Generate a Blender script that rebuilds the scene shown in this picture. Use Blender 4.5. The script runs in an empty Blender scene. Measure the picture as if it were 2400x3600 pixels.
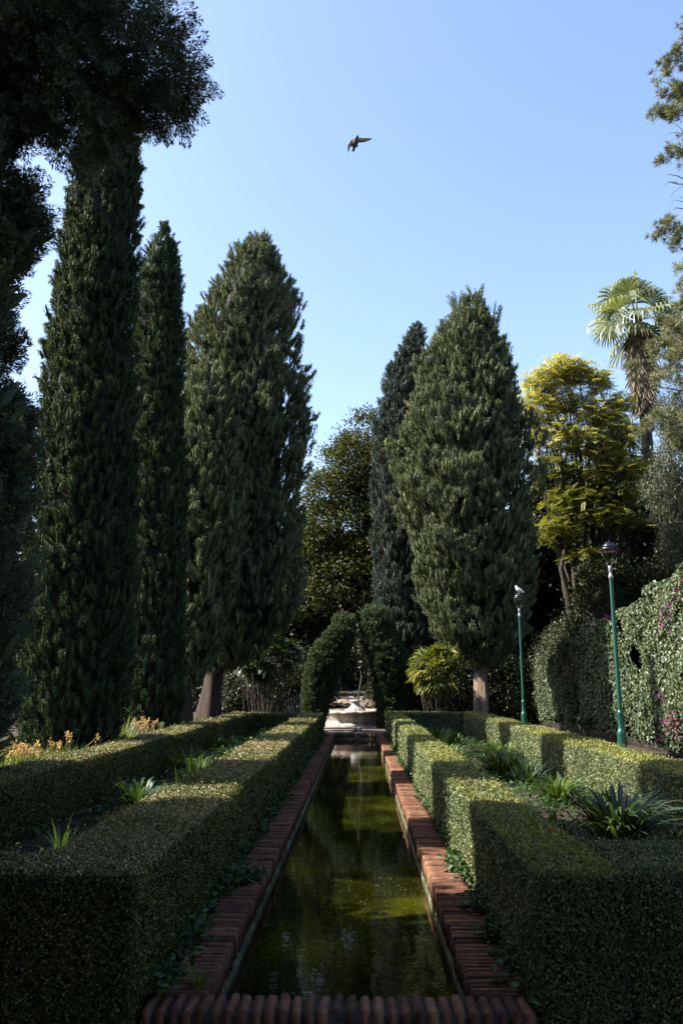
import bpy, bmesh, math
import numpy as np
from mathutils import Vector
R = math.radians
rng = np.random.default_rng(11)
S = bpy.context.scene
COL = S.collection

# ---------------------------------------------------------------- camera
cam = bpy.data.cameras.new('camera'); co = bpy.data.objects.new('camera', cam); COL.objects.link(co)
co.location = (0, 0, 1.6); co.rotation_euler = (R(90 + 11.9), 0, R(1.2))
cam.sensor_fit = 'VERTICAL'; cam.sensor_height = 36.0; cam.sensor_width = 24.0
cam.lens = 2850 / 3600 * 36.0
cam.clip_start = 0.05; cam.clip_end = 3000
S.camera = co

# ---------------------------------------------------------------- light
SUN_EL, SUN_AZ = R(43), R(-4)           # sun stands left of the pool, a touch behind the camera
sd = Vector((-math.cos(SUN_AZ) * math.cos(SUN_EL), math.sin(SUN_AZ) * math.cos(SUN_EL), math.sin(SUN_EL)))
w = bpy.data.worlds.new('World'); S.world = w; w.use_nodes = True
nt = w.node_tree; nt.nodes.clear()
sky = nt.nodes.new('ShaderNodeTexSky'); sky.sky_type = 'NISHITA'; sky.sun_disc = False
sky.sun_elevation = SUN_EL; sky.sun_rotation = math.atan2(sd.x, sd.y)
sky.altitude = 50; sky.air_density = 1.0; sky.dust_density = 2.2; sky.ozone_density = 1.7
bg = nt.nodes.new('ShaderNodeBackground'); bg.inputs['Strength'].default_value = 0.103
wo = nt.nodes.new('ShaderNodeOutputWorld')
nt.links.new(sky.outputs[0], bg.inputs[0]); nt.links.new(bg.outputs[0], wo.inputs[0])
sl = bpy.data.lights.new('sun', 'SUN'); sl.energy = 5.0; sl.angle = R(0.53); sl.color = (1.0, 0.94, 0.83)
so = bpy.data.objects.new('sun', sl); COL.objects.link(so); so.rotation_euler = (-sd).to_track_quat('-Z', 'Y').to_euler()
so.location = (-30, 0, 40)
S.view_settings.view_transform = 'Standard'; S.view_settings.look = 'None'
S.view_settings.exposure = 1.95; S.view_settings.gamma = 1.0
S.render.engine = 'CYCLES'
cy = S.cycles
cy.max_bounces = 5; cy.diffuse_bounces = 2; cy.glossy_bounces = 3; cy.transmission_bounces = 3
cy.caustics_reflective = False; cy.caustics_refractive = False

# ---------------------------------------------------------------- mesh helpers
class Geo:
    def __init__(s): s.v = []; s.q = []; s.t = []; s.qm = []; s.tm = []; s.n = 0
    def add(s, v, q=None, t=None, mat=0):
        v = np.asarray(v, float).reshape(-1, 3); s.v.append(v)
        if q is not None and len(q):
            q = np.asarray(q, int).reshape(-1, 4) + s.n; s.q.append(q); s.qm.append(np.full(len(q), mat))
        if t is not None and len(t):
            t = np.asarray(t, int).reshape(-1, 3) + s.n; s.t.append(t); s.tm.append(np.full(len(t), mat))
        s.n += len(v)
    def cards(s, v4, mat=0):            # (N,4,3)
        n = len(v4); s.add(v4.reshape(-1, 3), np.arange(n * 4).reshape(n, 4), None, mat)
    def box(s, lo, hi, mat=0):
        x0, y0, z0 = lo; x1, y1, z1 = hi
        s.add([(x0,y0,z0),(x1,y0,z0),(x1,y1,z0),(x0,y1,z0),(x0,y0,z1),(x1,y0,z1),(x1,y1,z1),(x0,y1,z1)],
              [(0,3,2,1),(4,5,6,7),(0,1,5,4),(1,2,6,5),(2,3,7,6),(3,0,4,7)], None, mat)
    def tube(s, pts, rad, seg=8, mat=0, caps=True):
        pts = np.asarray(pts, float); n = len(pts); rad = np.broadcast_to(np.asarray(rad, float), (n,))
        tg = np.gradient(pts, axis=0); tg /= np.linalg.norm(tg, axis=1)[:, None] + 1e-9
        ref = np.array([0.0, 0, 1]) if abs(tg[0][2]) < 0.9 else np.array([1.0, 0, 0])
        V = []
        for i in range(n):
            u = np.cross(tg[i], ref); u /= np.linalg.norm(u) + 1e-9; w_ = np.cross(tg[i], u)
            ref = np.cross(u, tg[i]); ang = np.arange(seg) * 2 * np.pi / seg
            V.append(pts[i] + rad[i] * (np.cos(ang)[:, None] * u + np.sin(ang)[:, None] * w_))
        V = np.concatenate(V); q = []
        for i in range(n - 1):
            for k in range(seg):
                a = i * seg + k; b = i * seg + (k + 1) % seg; q.append((a, b, b + seg, a + seg))
        t = []
        if caps:
            V = np.vstack([V, pts[0], pts[-1]]); c0 = n * seg; c1 = c0 + 1
            for k in range(seg):
                t.append((c0, (k + 1) % seg, k)); t.append((c1, (n - 1) * seg + k, (n - 1) * seg + (k + 1) % seg))
        s.add(V, q, t, mat)
    def lathe(s, c, prof, seg=24, mat=0, lob=None):       # prof: (r,z) list
        V = []; q = []; n = len(prof); a = np.arange(seg) * 2 * np.pi / seg
        for r, z in prof:
            rr = r * (lob(a, z) if lob else 1.0)
            V.append(np.stack([c[0] + rr * np.cos(a), c[1] + rr * np.sin(a), np.full(seg, c[2] + z)], 1))
        for i in range(n - 1):
            for k in range(seg):
                b = (k + 1) % seg; q.append((i * seg + k, i * seg + b, (i + 1) * seg + b, (i + 1) * seg + k))
        s.add(np.concatenate(V), q, None, mat)
    def scale(s, f):                    # about a point at eye height
        s.v = [v * f + np.array([0, 0, 1.6]) * (1 - f) for v in s.v]
    def build(s, name, mats, parent=None, smooth=False, origin=None):
        me = bpy.data.meshes.new(name)
        v = np.concatenate(s.v)
        if origin is not None: v = v - np.asarray(origin, float)
        q = np.concatenate(s.q) if s.q else np.zeros((0, 4), int); t = np.concatenate(s.t) if s.t else np.zeros((0, 3), int)
        me.vertices.add(len(v)); me.vertices.foreach_set('co', v.astype(np.float32).ravel())
        me.loops.add(q.size + t.size); me.loops.foreach_set('vertex_index', np.concatenate([q.ravel(), t.ravel()]).astype(np.int32))
        me.polygons.add(len(q) + len(t))
        st = np.concatenate([np.arange(len(q)) * 4, q.size + np.arange(len(t)) * 3]).astype(np.int32)
        me.polygons.foreach_set('loop_start', st)
        mi = np.concatenate([np.concatenate(s.qm) if s.qm else np.zeros(0), np.concatenate(s.tm) if s.tm else np.zeros(0)])
        me.polygons.foreach_set('material_index', mi.astype(np.int32))
        if smooth: me.polygons.foreach_set('use_smooth', np.ones(len(q) + len(t), bool))
        for m in (mats if isinstance(mats, (list, tuple)) else [mats]): me.materials.append(m)
        me.update(calc_edges=True); me.validate()
        o = bpy.data.objects.new(name, me); COL.objects.link(o)
        if parent is not None: o.parent = parent
        elif origin is not None: o.location = origin
        return o

def tag(o, label=None, cat=None, group=None, kind=None):
    if label: o['label'] = label
    if cat: o['category'] = cat
    if group: o['group'] = group
    if kind: o['kind'] = kind
    return o
def thing(name, loc, label, cat, group=None):
    o = bpy.data.objects.new(name, None); COL.objects.link(o); o.location = loc
    return tag(o, label, cat, group)
def unit(a): return a / (np.linalg.norm(a, axis=-1, keepdims=True) + 1e-9)
def rnd_dir(n): return unit(rng.normal(size=(n, 3)))
_ph = rng.uniform(0, 6.28, (8, 4)); _fr = rng.normal(size=(8, 3))
def noise(p, f=1.0, o=0):
    p = np.asarray(p) * f; s = 0
    for i in range(8): s = s + np.sin(p @ (_fr[(i + o) % 8] * (1 + .45 * i)) + _ph[i, o % 4] * (1 + o)) / (1 + .35 * i)
    return s / 2.6
def leaf4(P, A, N, L, Wd, fold=0.12):
    A = unit(A); s = unit(np.cross(A, N)); n = np.cross(s, A)
    L = np.broadcast_to(L, (len(P),))[:, None]; Wd = np.broadcast_to(Wd, (len(P),))[:, None]
    m = P + A * L * .45 + n * L * fold
    return np.stack([P, m + s * Wd * .5, P + A * L, m - s * Wd * .5], 1)
def leaf6(geo, P, A, N, L, Wd, fold=0.12, mat=0):
    n_ = len(P)
    if not n_: return
    A = unit(A); s = unit(np.cross(A, N)); n = np.cross(s, A)
    L = np.broadcast_to(L, (n_,))[:, None]; Wd = np.broadcast_to(Wd, (n_,))[:, None]
    up = n * Wd * fold * 2
    v = np.stack([P, P + A * L * .28 + s * Wd * .42 + up, P + A * L * .68 + s * Wd * .42 + up, P + A * L - n * L * .08,
                  P + A * L * .68 - s * Wd * .42 + up, P + A * L * .28 - s * Wd * .42 + up], 1)
    b = np.arange(n_)[:, None] * 6
    q = np.concatenate([b + np.array([0, 1, 2, 3]), b + np.array([0, 3, 4, 5])])
    geo.add(v.reshape(-1, 3), q, None, mat)

# ---------------------------------------------------------------- materials
def mat(name):
    m = bpy.data.materials.new(name); m.use_nodes = True; return m, m.node_tree, m.node_tree.nodes['Principled BSDF']
ALB = .58                        # overall reflectance level
def ramp(nt, stops):
    stops = [(p, tuple(x * ALB for x in c)) for p, c in stops]
    r = nt.nodes.new('ShaderNodeValToRGB'); e = r.color_ramp.elements
    e[0].position, e[0].color = stops[0][0], (*stops[0][1], 1); e[1].position, e[1].color = stops[-1][0], (*stops[-1][1], 1)
    for p, c in stops[1:-1]: x = e.new(p); x.color = (*c, 1)
    return r
def leafmat(name, stops, rough=.5, spec=.4, trans=.22, tcol=None, nscale=1.2, namp=.45):
    m, nt, b = mat(name); L = nt.links.new
    g = nt.nodes.new('ShaderNodeNewGeometry'); r = ramp(nt, stops); 
    tc = nt.nodes.new('ShaderNodeTexCoord'); nz = nt.nodes.new('ShaderNodeTexNoise'); nz.inputs['Scale'].default_value = nscale; nz.inputs['Detail'].default_value = 3
    L(tc.outputs['Object'], nz.inputs['Vector'])
    mx = nt.nodes.new('ShaderNodeMath'); mx.operation = 'MULTIPLY_ADD'; L(nz.outputs['Fac'], mx.inputs[0]); mx.inputs[1].default_value = namp * 2; mx.inputs[2].default_value = -namp
    ad = nt.nodes.new('ShaderNodeMath'); ad.operation = 'ADD'; ad.use_clamp = True; L(g.outputs['Random Per Island'], ad.inputs[0]); L(mx.outputs[0], ad.inputs[1])
    L(ad.outputs[0], r.inputs[0]); L(r.outputs[0], b.inputs['Base Color'])
    b.inputs['Roughness'].default_value = rough; b.inputs['Specular IOR Level'].default_value = spec
    if trans > 0:
        t = nt.nodes.new('ShaderNodeBsdfTranslucent'); ms = nt.nodes.new('ShaderNodeMixShader'); ms.inputs[0].default_value = trans
        hs = nt.nodes.new('ShaderNodeMix'); hs.data_type = 'RGBA'; hs.blend_type = 'MULTIPLY'; hs.inputs[0].default_value = 1
        L(r.outputs[0], hs.inputs[6]); hs.inputs[7].default_value = (*(tcol or (1.5, 1.5, .5)), 1); L(hs.outputs[2], t.inputs[0])
        out = nt.nodes['Material Output']; L(b.outputs[0], ms.inputs[1]); L(t.outputs[0], ms.inputs[2]); L(ms.outputs[0], out.inputs[0])
    return m
def stonemat(name, stops, scale=4, rough=.85, bump=.4, detail=8, stretch=(1, 1, 1), spec=.25, island=0.0, bdist=.02):
    m, nt, b = mat(name); L = nt.links.new
    tc = nt.nodes.new('ShaderNodeTexCoord'); mp = nt.nodes.new('ShaderNodeMapping'); mp.inputs['Scale'].default_value = stretch
    nz = nt.nodes.new('ShaderNodeTexNoise'); nz.inputs['Scale'].default_value = scale; nz.inputs['Detail'].default_value = detail; nz.inputs['Roughness'].default_value = .65
    L(tc.outputs['Object'], mp.inputs[0]); L(mp.outputs[0], nz.inputs['Vector']); r = ramp(nt, stops); src = nz.outputs['Fac']
    if island:
        g = nt.nodes.new('ShaderNodeNewGeometry'); mi = nt.nodes.new('ShaderNodeMath'); mi.operation = 'MULTIPLY_ADD'
        L(g.outputs['Random Per Island'], mi.inputs[0]); mi.inputs[1].default_value = island; L(nz.outputs['Fac'], mi.inputs[2])
        ms = nt.nodes.new('ShaderNodeMath'); ms.operation = 'SUBTRACT'; ms.use_clamp = True; L(mi.outputs[0], ms.inputs[0]); ms.inputs[1].default_value = island / 2; src = ms.outputs[0]
    L(src, r.inputs[0]); L(r.outputs[0], b.inputs['Base Color']); b.inputs['Roughness'].default_value = rough; b.inputs['Specular IOR Level'].default_value = spec
    if bump:
        n2 = nt.nodes.new('ShaderNodeTexNoise'); n2.inputs['Scale'].default_value = scale * 5; n2.inputs['Detail'].default_value = 6; L(mp.outputs[0], n2.inputs['Vector'])
        bp = nt.nodes.new('ShaderNodeBump'); bp.inputs['Strength'].default_value = bump; bp.inputs['Distance'].default_value = bdist
        L(n2.outputs['Fac'], bp.inputs['Height']); L(bp.outputs[0], b.inputs['Normal'])
    return m
def plain(name, col, rough=.5, metal=0.0, spec=.5):
    m, nt, b = mat(name); b.inputs['Base Color'].default_value = (*col, 1); b.inputs['Roughness'].default_value = rough
    b.inputs['Metallic'].default_value = metal; b.inputs['Specular IOR Level'].default_value = spec
    nz = nt.nodes.new('ShaderNodeTexNoise'); nz.inputs['Scale'].default_value = 14; nz.inputs['Detail'].default_value = 5
    r = ramp(nt, [(.3, tuple(c * .8 for c in col)), (.7, tuple(min(1, c * 1.15) for c in col))]); nt.links.new(nz.outputs['Fac'], r.inputs[0]); nt.links.new(r.outputs[0], b.inputs['Base Color'])
    return m

M = {}
M['cyp'] = leafmat('cypress_needles', [(0, (0.029, 0.055, 0.029)), (.5, (0.050, 0.087, 0.043)), (.85, (0.078, 0.122, 0.054)), (1, (0.112, 0.132, 0.057))], .62, .12, .15, nscale=.9, namp=.35)
M['cypgrey'] = leafmat('greyish_cypress_needles', [(0, (0.073, 0.104, 0.057)), (.5, (0.127, 0.164, 0.087)), (.85, (0.195, 0.234, 0.122)), (1, (0.246, 0.248, 0.125))], .65, .12, .13, nscale=.8, namp=.35)
M['cypclip'] = leafmat('clipped_cypress_needles', [(0, (.035, .062, .032)), (.5, (.06, .10, .05)), (1, (.11, .15, .07))], .6, .15, .15, nscale=1.5, namp=.3)
M['cypblue'] = leafmat('bluish_cypress_needles', [(0, (0.036, 0.054, 0.048)), (.5, (0.062, 0.086, 0.074)), (1, (0.101, 0.125, 0.101))], .65, .12, .13, nscale=.8)
M['cypdark'] = leafmat('dark_cypress_sprays', [(0, (0.058, 0.089, 0.061)), (.55, (0.092, 0.141, 0.083)), (.85, (0.141, 0.160, 0.079)), (1, (0.212, 0.147, 0.066))], .65, .2, .12, nscale=.9, namp=.4)
M['cone'] = stonemat('brown_cones', [(.3, (.16, .09, .035)), (.7, (.28, .17, .07))], 30, bump=.2)
M['core'] = stonemat('twigs_and_inner_shade', [(.3, (.010, .011, .007)), (.7, (.022, .022, .013))], 9, bump=.6)  # twig colour taken near black, so solid cores carry the foliage's inner shade
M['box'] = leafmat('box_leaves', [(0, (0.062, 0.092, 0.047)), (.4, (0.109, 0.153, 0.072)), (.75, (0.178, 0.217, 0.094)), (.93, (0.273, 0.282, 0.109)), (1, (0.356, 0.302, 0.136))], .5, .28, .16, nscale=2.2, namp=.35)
M['boxdark'] = leafmat('shade_darkened_box_leaves', [(0, (0.052, 0.067, 0.019)), (.45, (0.086, 0.109, 0.026)), (.8, (0.127, 0.149, 0.035)), (.93, (0.193, 0.218, 0.041)), (1, (0.238, 0.174, 0.048))], .5, .25, .16, nscale=2.2, namp=.35)  # darker copy of the box leaves, the left hedges' shade put into its colour
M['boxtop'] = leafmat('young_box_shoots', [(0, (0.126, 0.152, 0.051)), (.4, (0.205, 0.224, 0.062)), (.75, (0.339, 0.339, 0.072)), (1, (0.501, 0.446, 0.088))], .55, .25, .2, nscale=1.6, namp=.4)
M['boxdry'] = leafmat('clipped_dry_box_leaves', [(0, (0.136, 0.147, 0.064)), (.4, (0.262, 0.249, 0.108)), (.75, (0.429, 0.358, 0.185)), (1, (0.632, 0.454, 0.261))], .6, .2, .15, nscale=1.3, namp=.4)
M['ivy'] = leafmat('ivy_leaves', [(0, (0.036, 0.062, 0.031)), (.45, (0.066, 0.104, 0.049)), (.8, (0.117, 0.153, 0.076)), (1, (0.194, 0.211, 0.102))], .45, .35, .18, nscale=1.2, namp=.3)
M['magenta'] = leafmat('magenta_bracts', [(0, (.30, .03, .20)), (.6, (.42, .06, .30)), (1, (.5, .16, .3))], .6, .2, .3, (1.2, .8, 1.1))
M['ficus'] = leafmat('glossy_dark_leaves', [(0, (0.025, 0.038, 0.009)), (.5, (0.050, 0.068, 0.013)), (.85, (0.081, 0.099, 0.018)), (1, (0.127, 0.127, 0.026))], .5, .3, .25, (1.9, 1.8, .35), nscale=.5, namp=.3)
M['wood_leaf'] = leafmat('dark_woodland_leaves', [(0, (.012, .020, .008)), (.6, (.026, .038, .014)), (1, (.05, .06, .02))], .55, .2, .18, nscale=.35, namp=.3)
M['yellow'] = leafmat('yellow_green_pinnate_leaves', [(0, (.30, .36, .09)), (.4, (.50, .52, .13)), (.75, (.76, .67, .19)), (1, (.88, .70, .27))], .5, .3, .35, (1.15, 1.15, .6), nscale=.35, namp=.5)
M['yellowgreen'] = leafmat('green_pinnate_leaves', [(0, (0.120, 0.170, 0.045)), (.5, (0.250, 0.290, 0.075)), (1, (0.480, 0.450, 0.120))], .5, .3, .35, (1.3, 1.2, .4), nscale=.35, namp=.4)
M['pine'] = leafmat('grey_green_needles', [(0, (.12, .14, .08)), (.5, (.21, .23, .125)), (1, (.33, .31, .17))], .6, .3, .15, nscale=.6)
M['pepper'] = leafmat('drooping_grey_leaves', [(0, (.05, .065, .04)), (.6, (.085, .105, .06)), (1, (.14, .15, .09))], .5, .4, .2, nscale=.5)
M['palm'] = leafmat('palm_fans', [(0, (.14, .18, .08)), (.6, (.24, .28, .14)), (1, (.40, .42, .27))], .3, .6, .2, nscale=.6)
M['thatch'] = leafmat('dead_palm_skirt', [(0, (.13, .10, .065)), (.6, (.22, .175, .115)), (1, (.33, .28, .20))], .7, .2, .1, (1, .9, .7))
M['rhapis'] = leafmat('lady_palm_leaves', [(0, (.07, .11, .02)), (.5, (.14, .18, .03)), (.85, (.25, .26, .04)), (1, (.36, .32, .06))], .4, .5, .3, (1.5, 1.4, .3), nscale=1.0, namp=.3)
M['rhapdark'] = leafmat('shade_toned_lady_palm_leaves', [(0, (.02, .04, .015)), (.6, (.04, .07, .022)), (1, (.08, .11, .03))], .42, .35, .25, (1.6, 1.6, .3))  # darker copy of the lady palm leaves; colour holds the left clump's shade
M['strap'] = leafmat('strap_leaves', [(0, (.045, .085, .025)), (.5, (.08, .14, .035)), (1, (.15, .21, .06))], .45, .35, .35, (1.5, 1.6, .3), nscale=2, namp=.2)
M['bluestrap'] = leafmat('blue_green_strap_leaves', [(0, (.03, .06, .035)), (.6, (.055, .10, .05)), (1, (.10, .15, .06))], .45, .35, .28, (1.5, 1.6, .3), nscale=2, namp=.2)
M['weed'] = leafmat('soft_weed_leaves', [(0, (.03, .07, .025)), (.6, (.055, .115, .04)), (1, (.11, .17, .05))], .5, .25, .3, (1.4, 1.5, .4), nscale=3, namp=.2)
M['grass'] = leafmat('bank_grass', [(0, (.09, .14, .03)), (.6, (.16, .21, .05)), (1, (.30, .28, .10))], .5, .3, .3, (1.4, 1.4, .4))
M['straw'] = leafmat('straw_stalks', [(0, (.25, .21, .12)), (1, (.42, .36, .22))], .6, .3, .25, (1.1, 1, .7))
M['orange'] = leafmat('orange_florets', [(0, (.62, .34, .10)), (1, (.80, .60, .28))], .6, .2, .3, (1.1, 1, .7))
M['yellowflower'] = plain('yellow_petals', (.75, .55, .03), .6)
M['bark'] = stonemat('grey_brown_bark', [(.3, (0.036, 0.027, 0.021)), (.7, (0.098, 0.078, 0.062))], 3, bump=.9, stretch=(3, 3, .35), bdist=.05)
M['redbark'] = stonemat('reddish_cypress_bark', [(.3, (0.037, 0.022, 0.017)), (.7, (0.108, 0.074, 0.056))], 3.5, bump=1.0, stretch=(4, 4, .25), bdist=.06)
M['palebark'] = stonemat('pale_shredded_bark', [(.3, (0.196, 0.137, 0.106)), (.7, (0.560, 0.429, 0.350))], 3.5, bump=1.0, stretch=(4, 4, .25), bdist=.06)
M['brick'] = stonemat('old_red_brick', [(.2, (0.059, 0.030, 0.019)), (.42, (0.144, 0.064, 0.037)), (.62, (0.254, 0.113, 0.062)), (.85, (0.347, 0.230, 0.131))], 9, .9, .7, island=.42, bdist=.012)
M['mortar'] = stonemat('dark_mortar', [(.3, (.03, .028, .024)), (.7, (.10, .09, .075))], 20, .95, .8)
M['lime'] = stonemat('mossy_lime_render', [(.3, (.03, .04, .012)), (.5, (.09, .09, .04)), (.68, (.26, .25, .19)), (.85, (.42, .40, .34))], 5, .9, .6)
M['soil'] = stonemat('bed_soil', [(.3, (.03, .021, .014)), (.7, (.11, .078, .054))], 6, .95, 1.0, bdist=.05)
M['path'] = stonemat('pale_gravel_path', [(.3, (.36, .32, .28)), (.7, (.55, .51, .46))], 12, .95, .5)
M['paving'] = stonemat('worn_terracotta_paving', [(.3, (0.170, 0.111, 0.085)), (.6, (0.340, 0.272, 0.230)), (.8, (0.442, 0.391, 0.348))], 3, .85, .4)
M['marble'] = stonemat('weathered_marble', [(.25, (0.164, 0.090, 0.045)), (.40, (0.344, 0.262, 0.189)), (.55, (0.492, 0.451, 0.394)), (.8, (0.574, 0.549, 0.508))], 2.2, .7, .35, stretch=(1.6, 1.6, .8))
M['greymarble'] = stonemat('grey_marble', [(.3, (0.225, 0.232, 0.232)), (.7, (0.435, 0.435, 0.420))], 5, .7, .35)
M['green'] = plain('glossy_dark_green_paint', (.006, .075, .054), .32, 0, .6)
M['greycast'] = plain('grey_cast_metal', (.30, .31, .33), .5, .2)
M['black'] = plain('black_lantern_metal', (.028, .028, .036), .35, .4)
M['whitefeather'] = plain('white_feathers', (.82, .82, .80), .8)
M['greyfeather'] = stonemat('pale_wing_feathers', [(.35, (0.600, 0.540, 0.440)), (.65, (0.900, 0.820, 0.700))], 14, .8, 0)
M['darkfeather'] = stonemat('slate_feathers', [(.35, (0.083, 0.090, 0.105)), (.65, (0.165, 0.150, 0.150))], 14, .7, 0)
M['whitewall'] = stonemat('whitewash', [(.3, (.62, .61, .58)), (.7, (.8, .79, .76))], 2, .9, .2)
M['pinkwall'] = stonemat('pink_render', [(.3, (.52, .33, .26)), (.7, (.62, .42, .34))], 1, .9, .2)
M['tile'] = stonemat('clay_roof_tiles', [(.3, (.26, .12, .08)), (.7, (.38, .2, .14))], 5, .9, .6)
M['slate'] = stonemat('grey_dome_tiles', [(.3, (.18, .19, .24)), (.7, (.30, .31, .36))], 3, .6, .3)
M['stonewall'] = stonemat('rough_wall_stone', [(.3, (.16, .14, .12)), (.7, (.38, .34, .30))], 4, .95, 1.0, bdist=.05)
M['glass'] = plain('dark_window_glass', (.03, .035, .04), .08, 0, .8)
M['carpaint'] = plain('silver_paint', (.55, .57, .60), .25, .5)
M['rubber'] = plain('tyre_rubber', (.02, .02, .02), .8)
M['rail'] = plain('galvanised_rail', (.17, .17, .165), .5, .4)
M['hill'] = stonemat('hillside_scrub', [(.3, (.02, .026, .012)), (.7, (.06, .06, .03))], .8, 1, 1, bdist=.3)

def water():
    m, nt, b = mat('murky_green_water'); L = nt.links.new
    tc = nt.nodes.new('ShaderNodeTexCoord'); nz = nt.nodes.new('ShaderNodeTexNoise'); nz.inputs['Scale'].default_value = 1.1; nz.inputs['Detail'].default_value = 7
    L(tc.outputs['Object'], nz.inputs['Vector']); r = ramp(nt, [(.36, (.006, .0068, .0003)), (.52, (.015, .017, .0007)), (.64, (.042, .045, .002)), (.8, (.075, .077, .005))]); L(nz.outputs['Fac'], r.inputs[0]); L(r.outputs[0], b.inputs['Base Color'])
    b.inputs['Roughness'].default_value = .015; b.inputs['IOR'].default_value = 1.33; b.inputs['Specular IOR Level'].default_value = .5
    mp = nt.nodes.new('ShaderNodeMapping'); mp.inputs['Scale'].default_value = (1, 1, 1); L(tc.outputs['Object'], mp.inputs[0])
    n2 = nt.nodes.new('ShaderNodeTexNoise'); n2.inputs['Scale'].default_value = 9; n2.inputs['Detail'].default_value = 3; L(mp.outputs[0], n2.inputs['Vector'])
    bp = nt.nodes.new('ShaderNodeBump'); bp.inputs['Strength'].default_value = .10; bp.inputs['Distance'].default_value = .01; L(n2.outputs['Fac'], bp.inputs['Height']); L(bp.outputs[0], b.inputs['Normal'])
    return m
M['water'] = water()

# ================================================================= SETTING
PX0, PX1, PY0, PY1 = -.80, .594, 4.68, 27.3        # the water's edges
def sheet(name, x0, x1, y0, y1, z, m, nx=2, ny=2, amp=0, f=1, kind='structure'):
    xs = np.linspace(x0, x1, nx); ys = np.linspace(y0, y1, ny); X, Y = np.meshgrid(xs, ys); P = np.stack([X.ravel(), Y.ravel(), np.full(X.size, float(z))], 1)
    if amp: P[:, 2] += amp * noise(P, f)
    q = [(j * nx + i, j * nx + i + 1, (j + 1) * nx + i + 1, (j + 1) * nx + i) for j in range(ny - 1) for i in range(nx - 1)]
    g = Geo(); g.add(P, q); o = g.build(name, m, smooth=True); tag(o, kind=kind); return o
g = Geo(); B = 500; h = (PX0 - .25, PX1 + .25, PY0 - .2, PY1 + .2)
xs = [-B, h[0], h[1], B]; ys = [-B, h[2], h[3], B + 400]
P = [(x, y, -.1) for y in ys for x in xs]
g.add(P, [(j * 4 + i, j * 4 + i + 1, j * 4 + i + 5, j * 4 + i + 4) for j in range(3) for i in range(3) if not (i == 1 and j == 1)])
tag(g.build('ground', M['soil']), kind='structure')
g = Geo(); g.add([(PX0 - .05, PY0 - .1, -.2), (PX1 + .05, PY0 - .1, -.2), (PX1 + .05, PY1 + .1, -.2), (PX0 - .05, PY1 + .1, -.2)], [(0, 1, 2, 3)])
tag(g.build('pool_water', M['water']), kind='structure')
sheet('garden_path', 4.55, 6.75, -10, 60, -.094, M['path'])
sheet('left_bed_soil', -3.5, -1.75, 4.6, 26.6, -.02, M['soil'], 16, 120, .025, 3)
sheet('right_bed_soil', 1.3, 3.45, 4.9, 28.2, -.05, M['soil'], 18, 120, .03, 3)
# raised grass bank behind the left hedge
g = Geo(); nx, ny = 30, 70; X, Y = np.meshgrid(np.linspace(-16, -4.0, nx), np.linspace(2, 40, ny))
Z = .42 * np.clip((-4.0 - X) / .35, 0, 1) - .096 ; P = np.stack([X.ravel(), Y.ravel(), Z.ravel()], 1); P[:, 2] += .05 * noise(P, .8) * (P[:, 0] < -4.3)
g.add(P, [(j * nx + i, j * nx + i + 1, (j + 1) * nx + i + 1, (j + 1) * nx + i) for j in range(ny - 1) for i in range(nx - 1)])
tag(g.build('grass_bank', M['soil'], smooth=True), kind='structure')
# hillside behind on the right
g = Geo(); nx, ny = 50, 40; X, Y = np.meshgrid(np.linspace(-40, 90, nx), np.linspace(40, 120, ny))
Z = np.clip((Y - 42) / 28, 0, 1) ** 1.2 * (3 + 11 * np.clip((X - 2) / 16, 0, 1)) - .3; P = np.stack([X.ravel(), Y.ravel(), Z.ravel()], 1); P[:, 2] += .5 * noise(P, .12)
g.add(P, [(j * nx + i, j * nx + i + 1, (j + 1) * nx + i + 1, (j + 1) * nx + i) for j in range(ny - 1) for i in range(nx - 1)])
tag(g.build('hillside', M['hill'], smooth=True), kind='structure')
# terrace at the far end of the pool
g = Geo(); g.box((-2.4, 27.62, -.4), (2.3, 29.6, .0)); g.box((-2.9, 29.6, -.4), (2.9, 35.4, .003))
tag(g.build('fountain_terrace', M['paving']), kind='structure')

# ---------------------------------------------------------------- brick coping
bm = bmesh.new(); bmesh.ops.create_cube(bm, size=1)
for v in bm.verts: v.co = Vector((v.co.x * .29, v.co.y * .042, v.co.z * .15))
bmesh.ops.subdivide_edges(bm, edges=[e for e in bm.edges if abs((e.verts[0].co - e.verts[1].co).x) > .1], cuts=4)
bmesh.ops.bevel(bm, geom=[e for e in bm.edges if e.calc_face_angle(0) > .5], offset=.0065, segments=2, affect='EDGES')
bm.verts.index_update(); BV = np.array([v.co[:] for v in bm.verts])
BQ = [[v.index for v in f.verts] for f in bm.faces if len(f.verts) == 4]; BT = [[v.index for v in f.verts] for f in bm.faces if len(f.verts) == 3]
bm.free()
def brick(g, c, rz=0, sx=1.0, sy=1.0):
    v = BV * np.array([sx * rng.uniform(.96, 1.03), sy * rng.uniform(.88, 1.08), 1])
    v = v + .0035 * np.stack([noise(v + c, 34, k) for k in range(3)], 1) + .004 * np.stack([noise(v + c, 9, k + 3) for k in range(3)], 1)
    a = rz + rng.normal(0, .012); t = rng.normal(0, .01); ca, sa = math.cos(a), math.sin(a)
    v = v @ np.array([[ca, sa, 0], [-sa, ca, 0], [0, 0, 1]]); v[:, 2] += t * v[:, 0]
    g.add(v + np.array(c) + np.array([rng.normal(0, .005) * ca, rng.normal(0, .005) * sa + rng.normal(0, .0025), -.075 + rng.normal(0, .004)]), BQ, BT)
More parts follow.
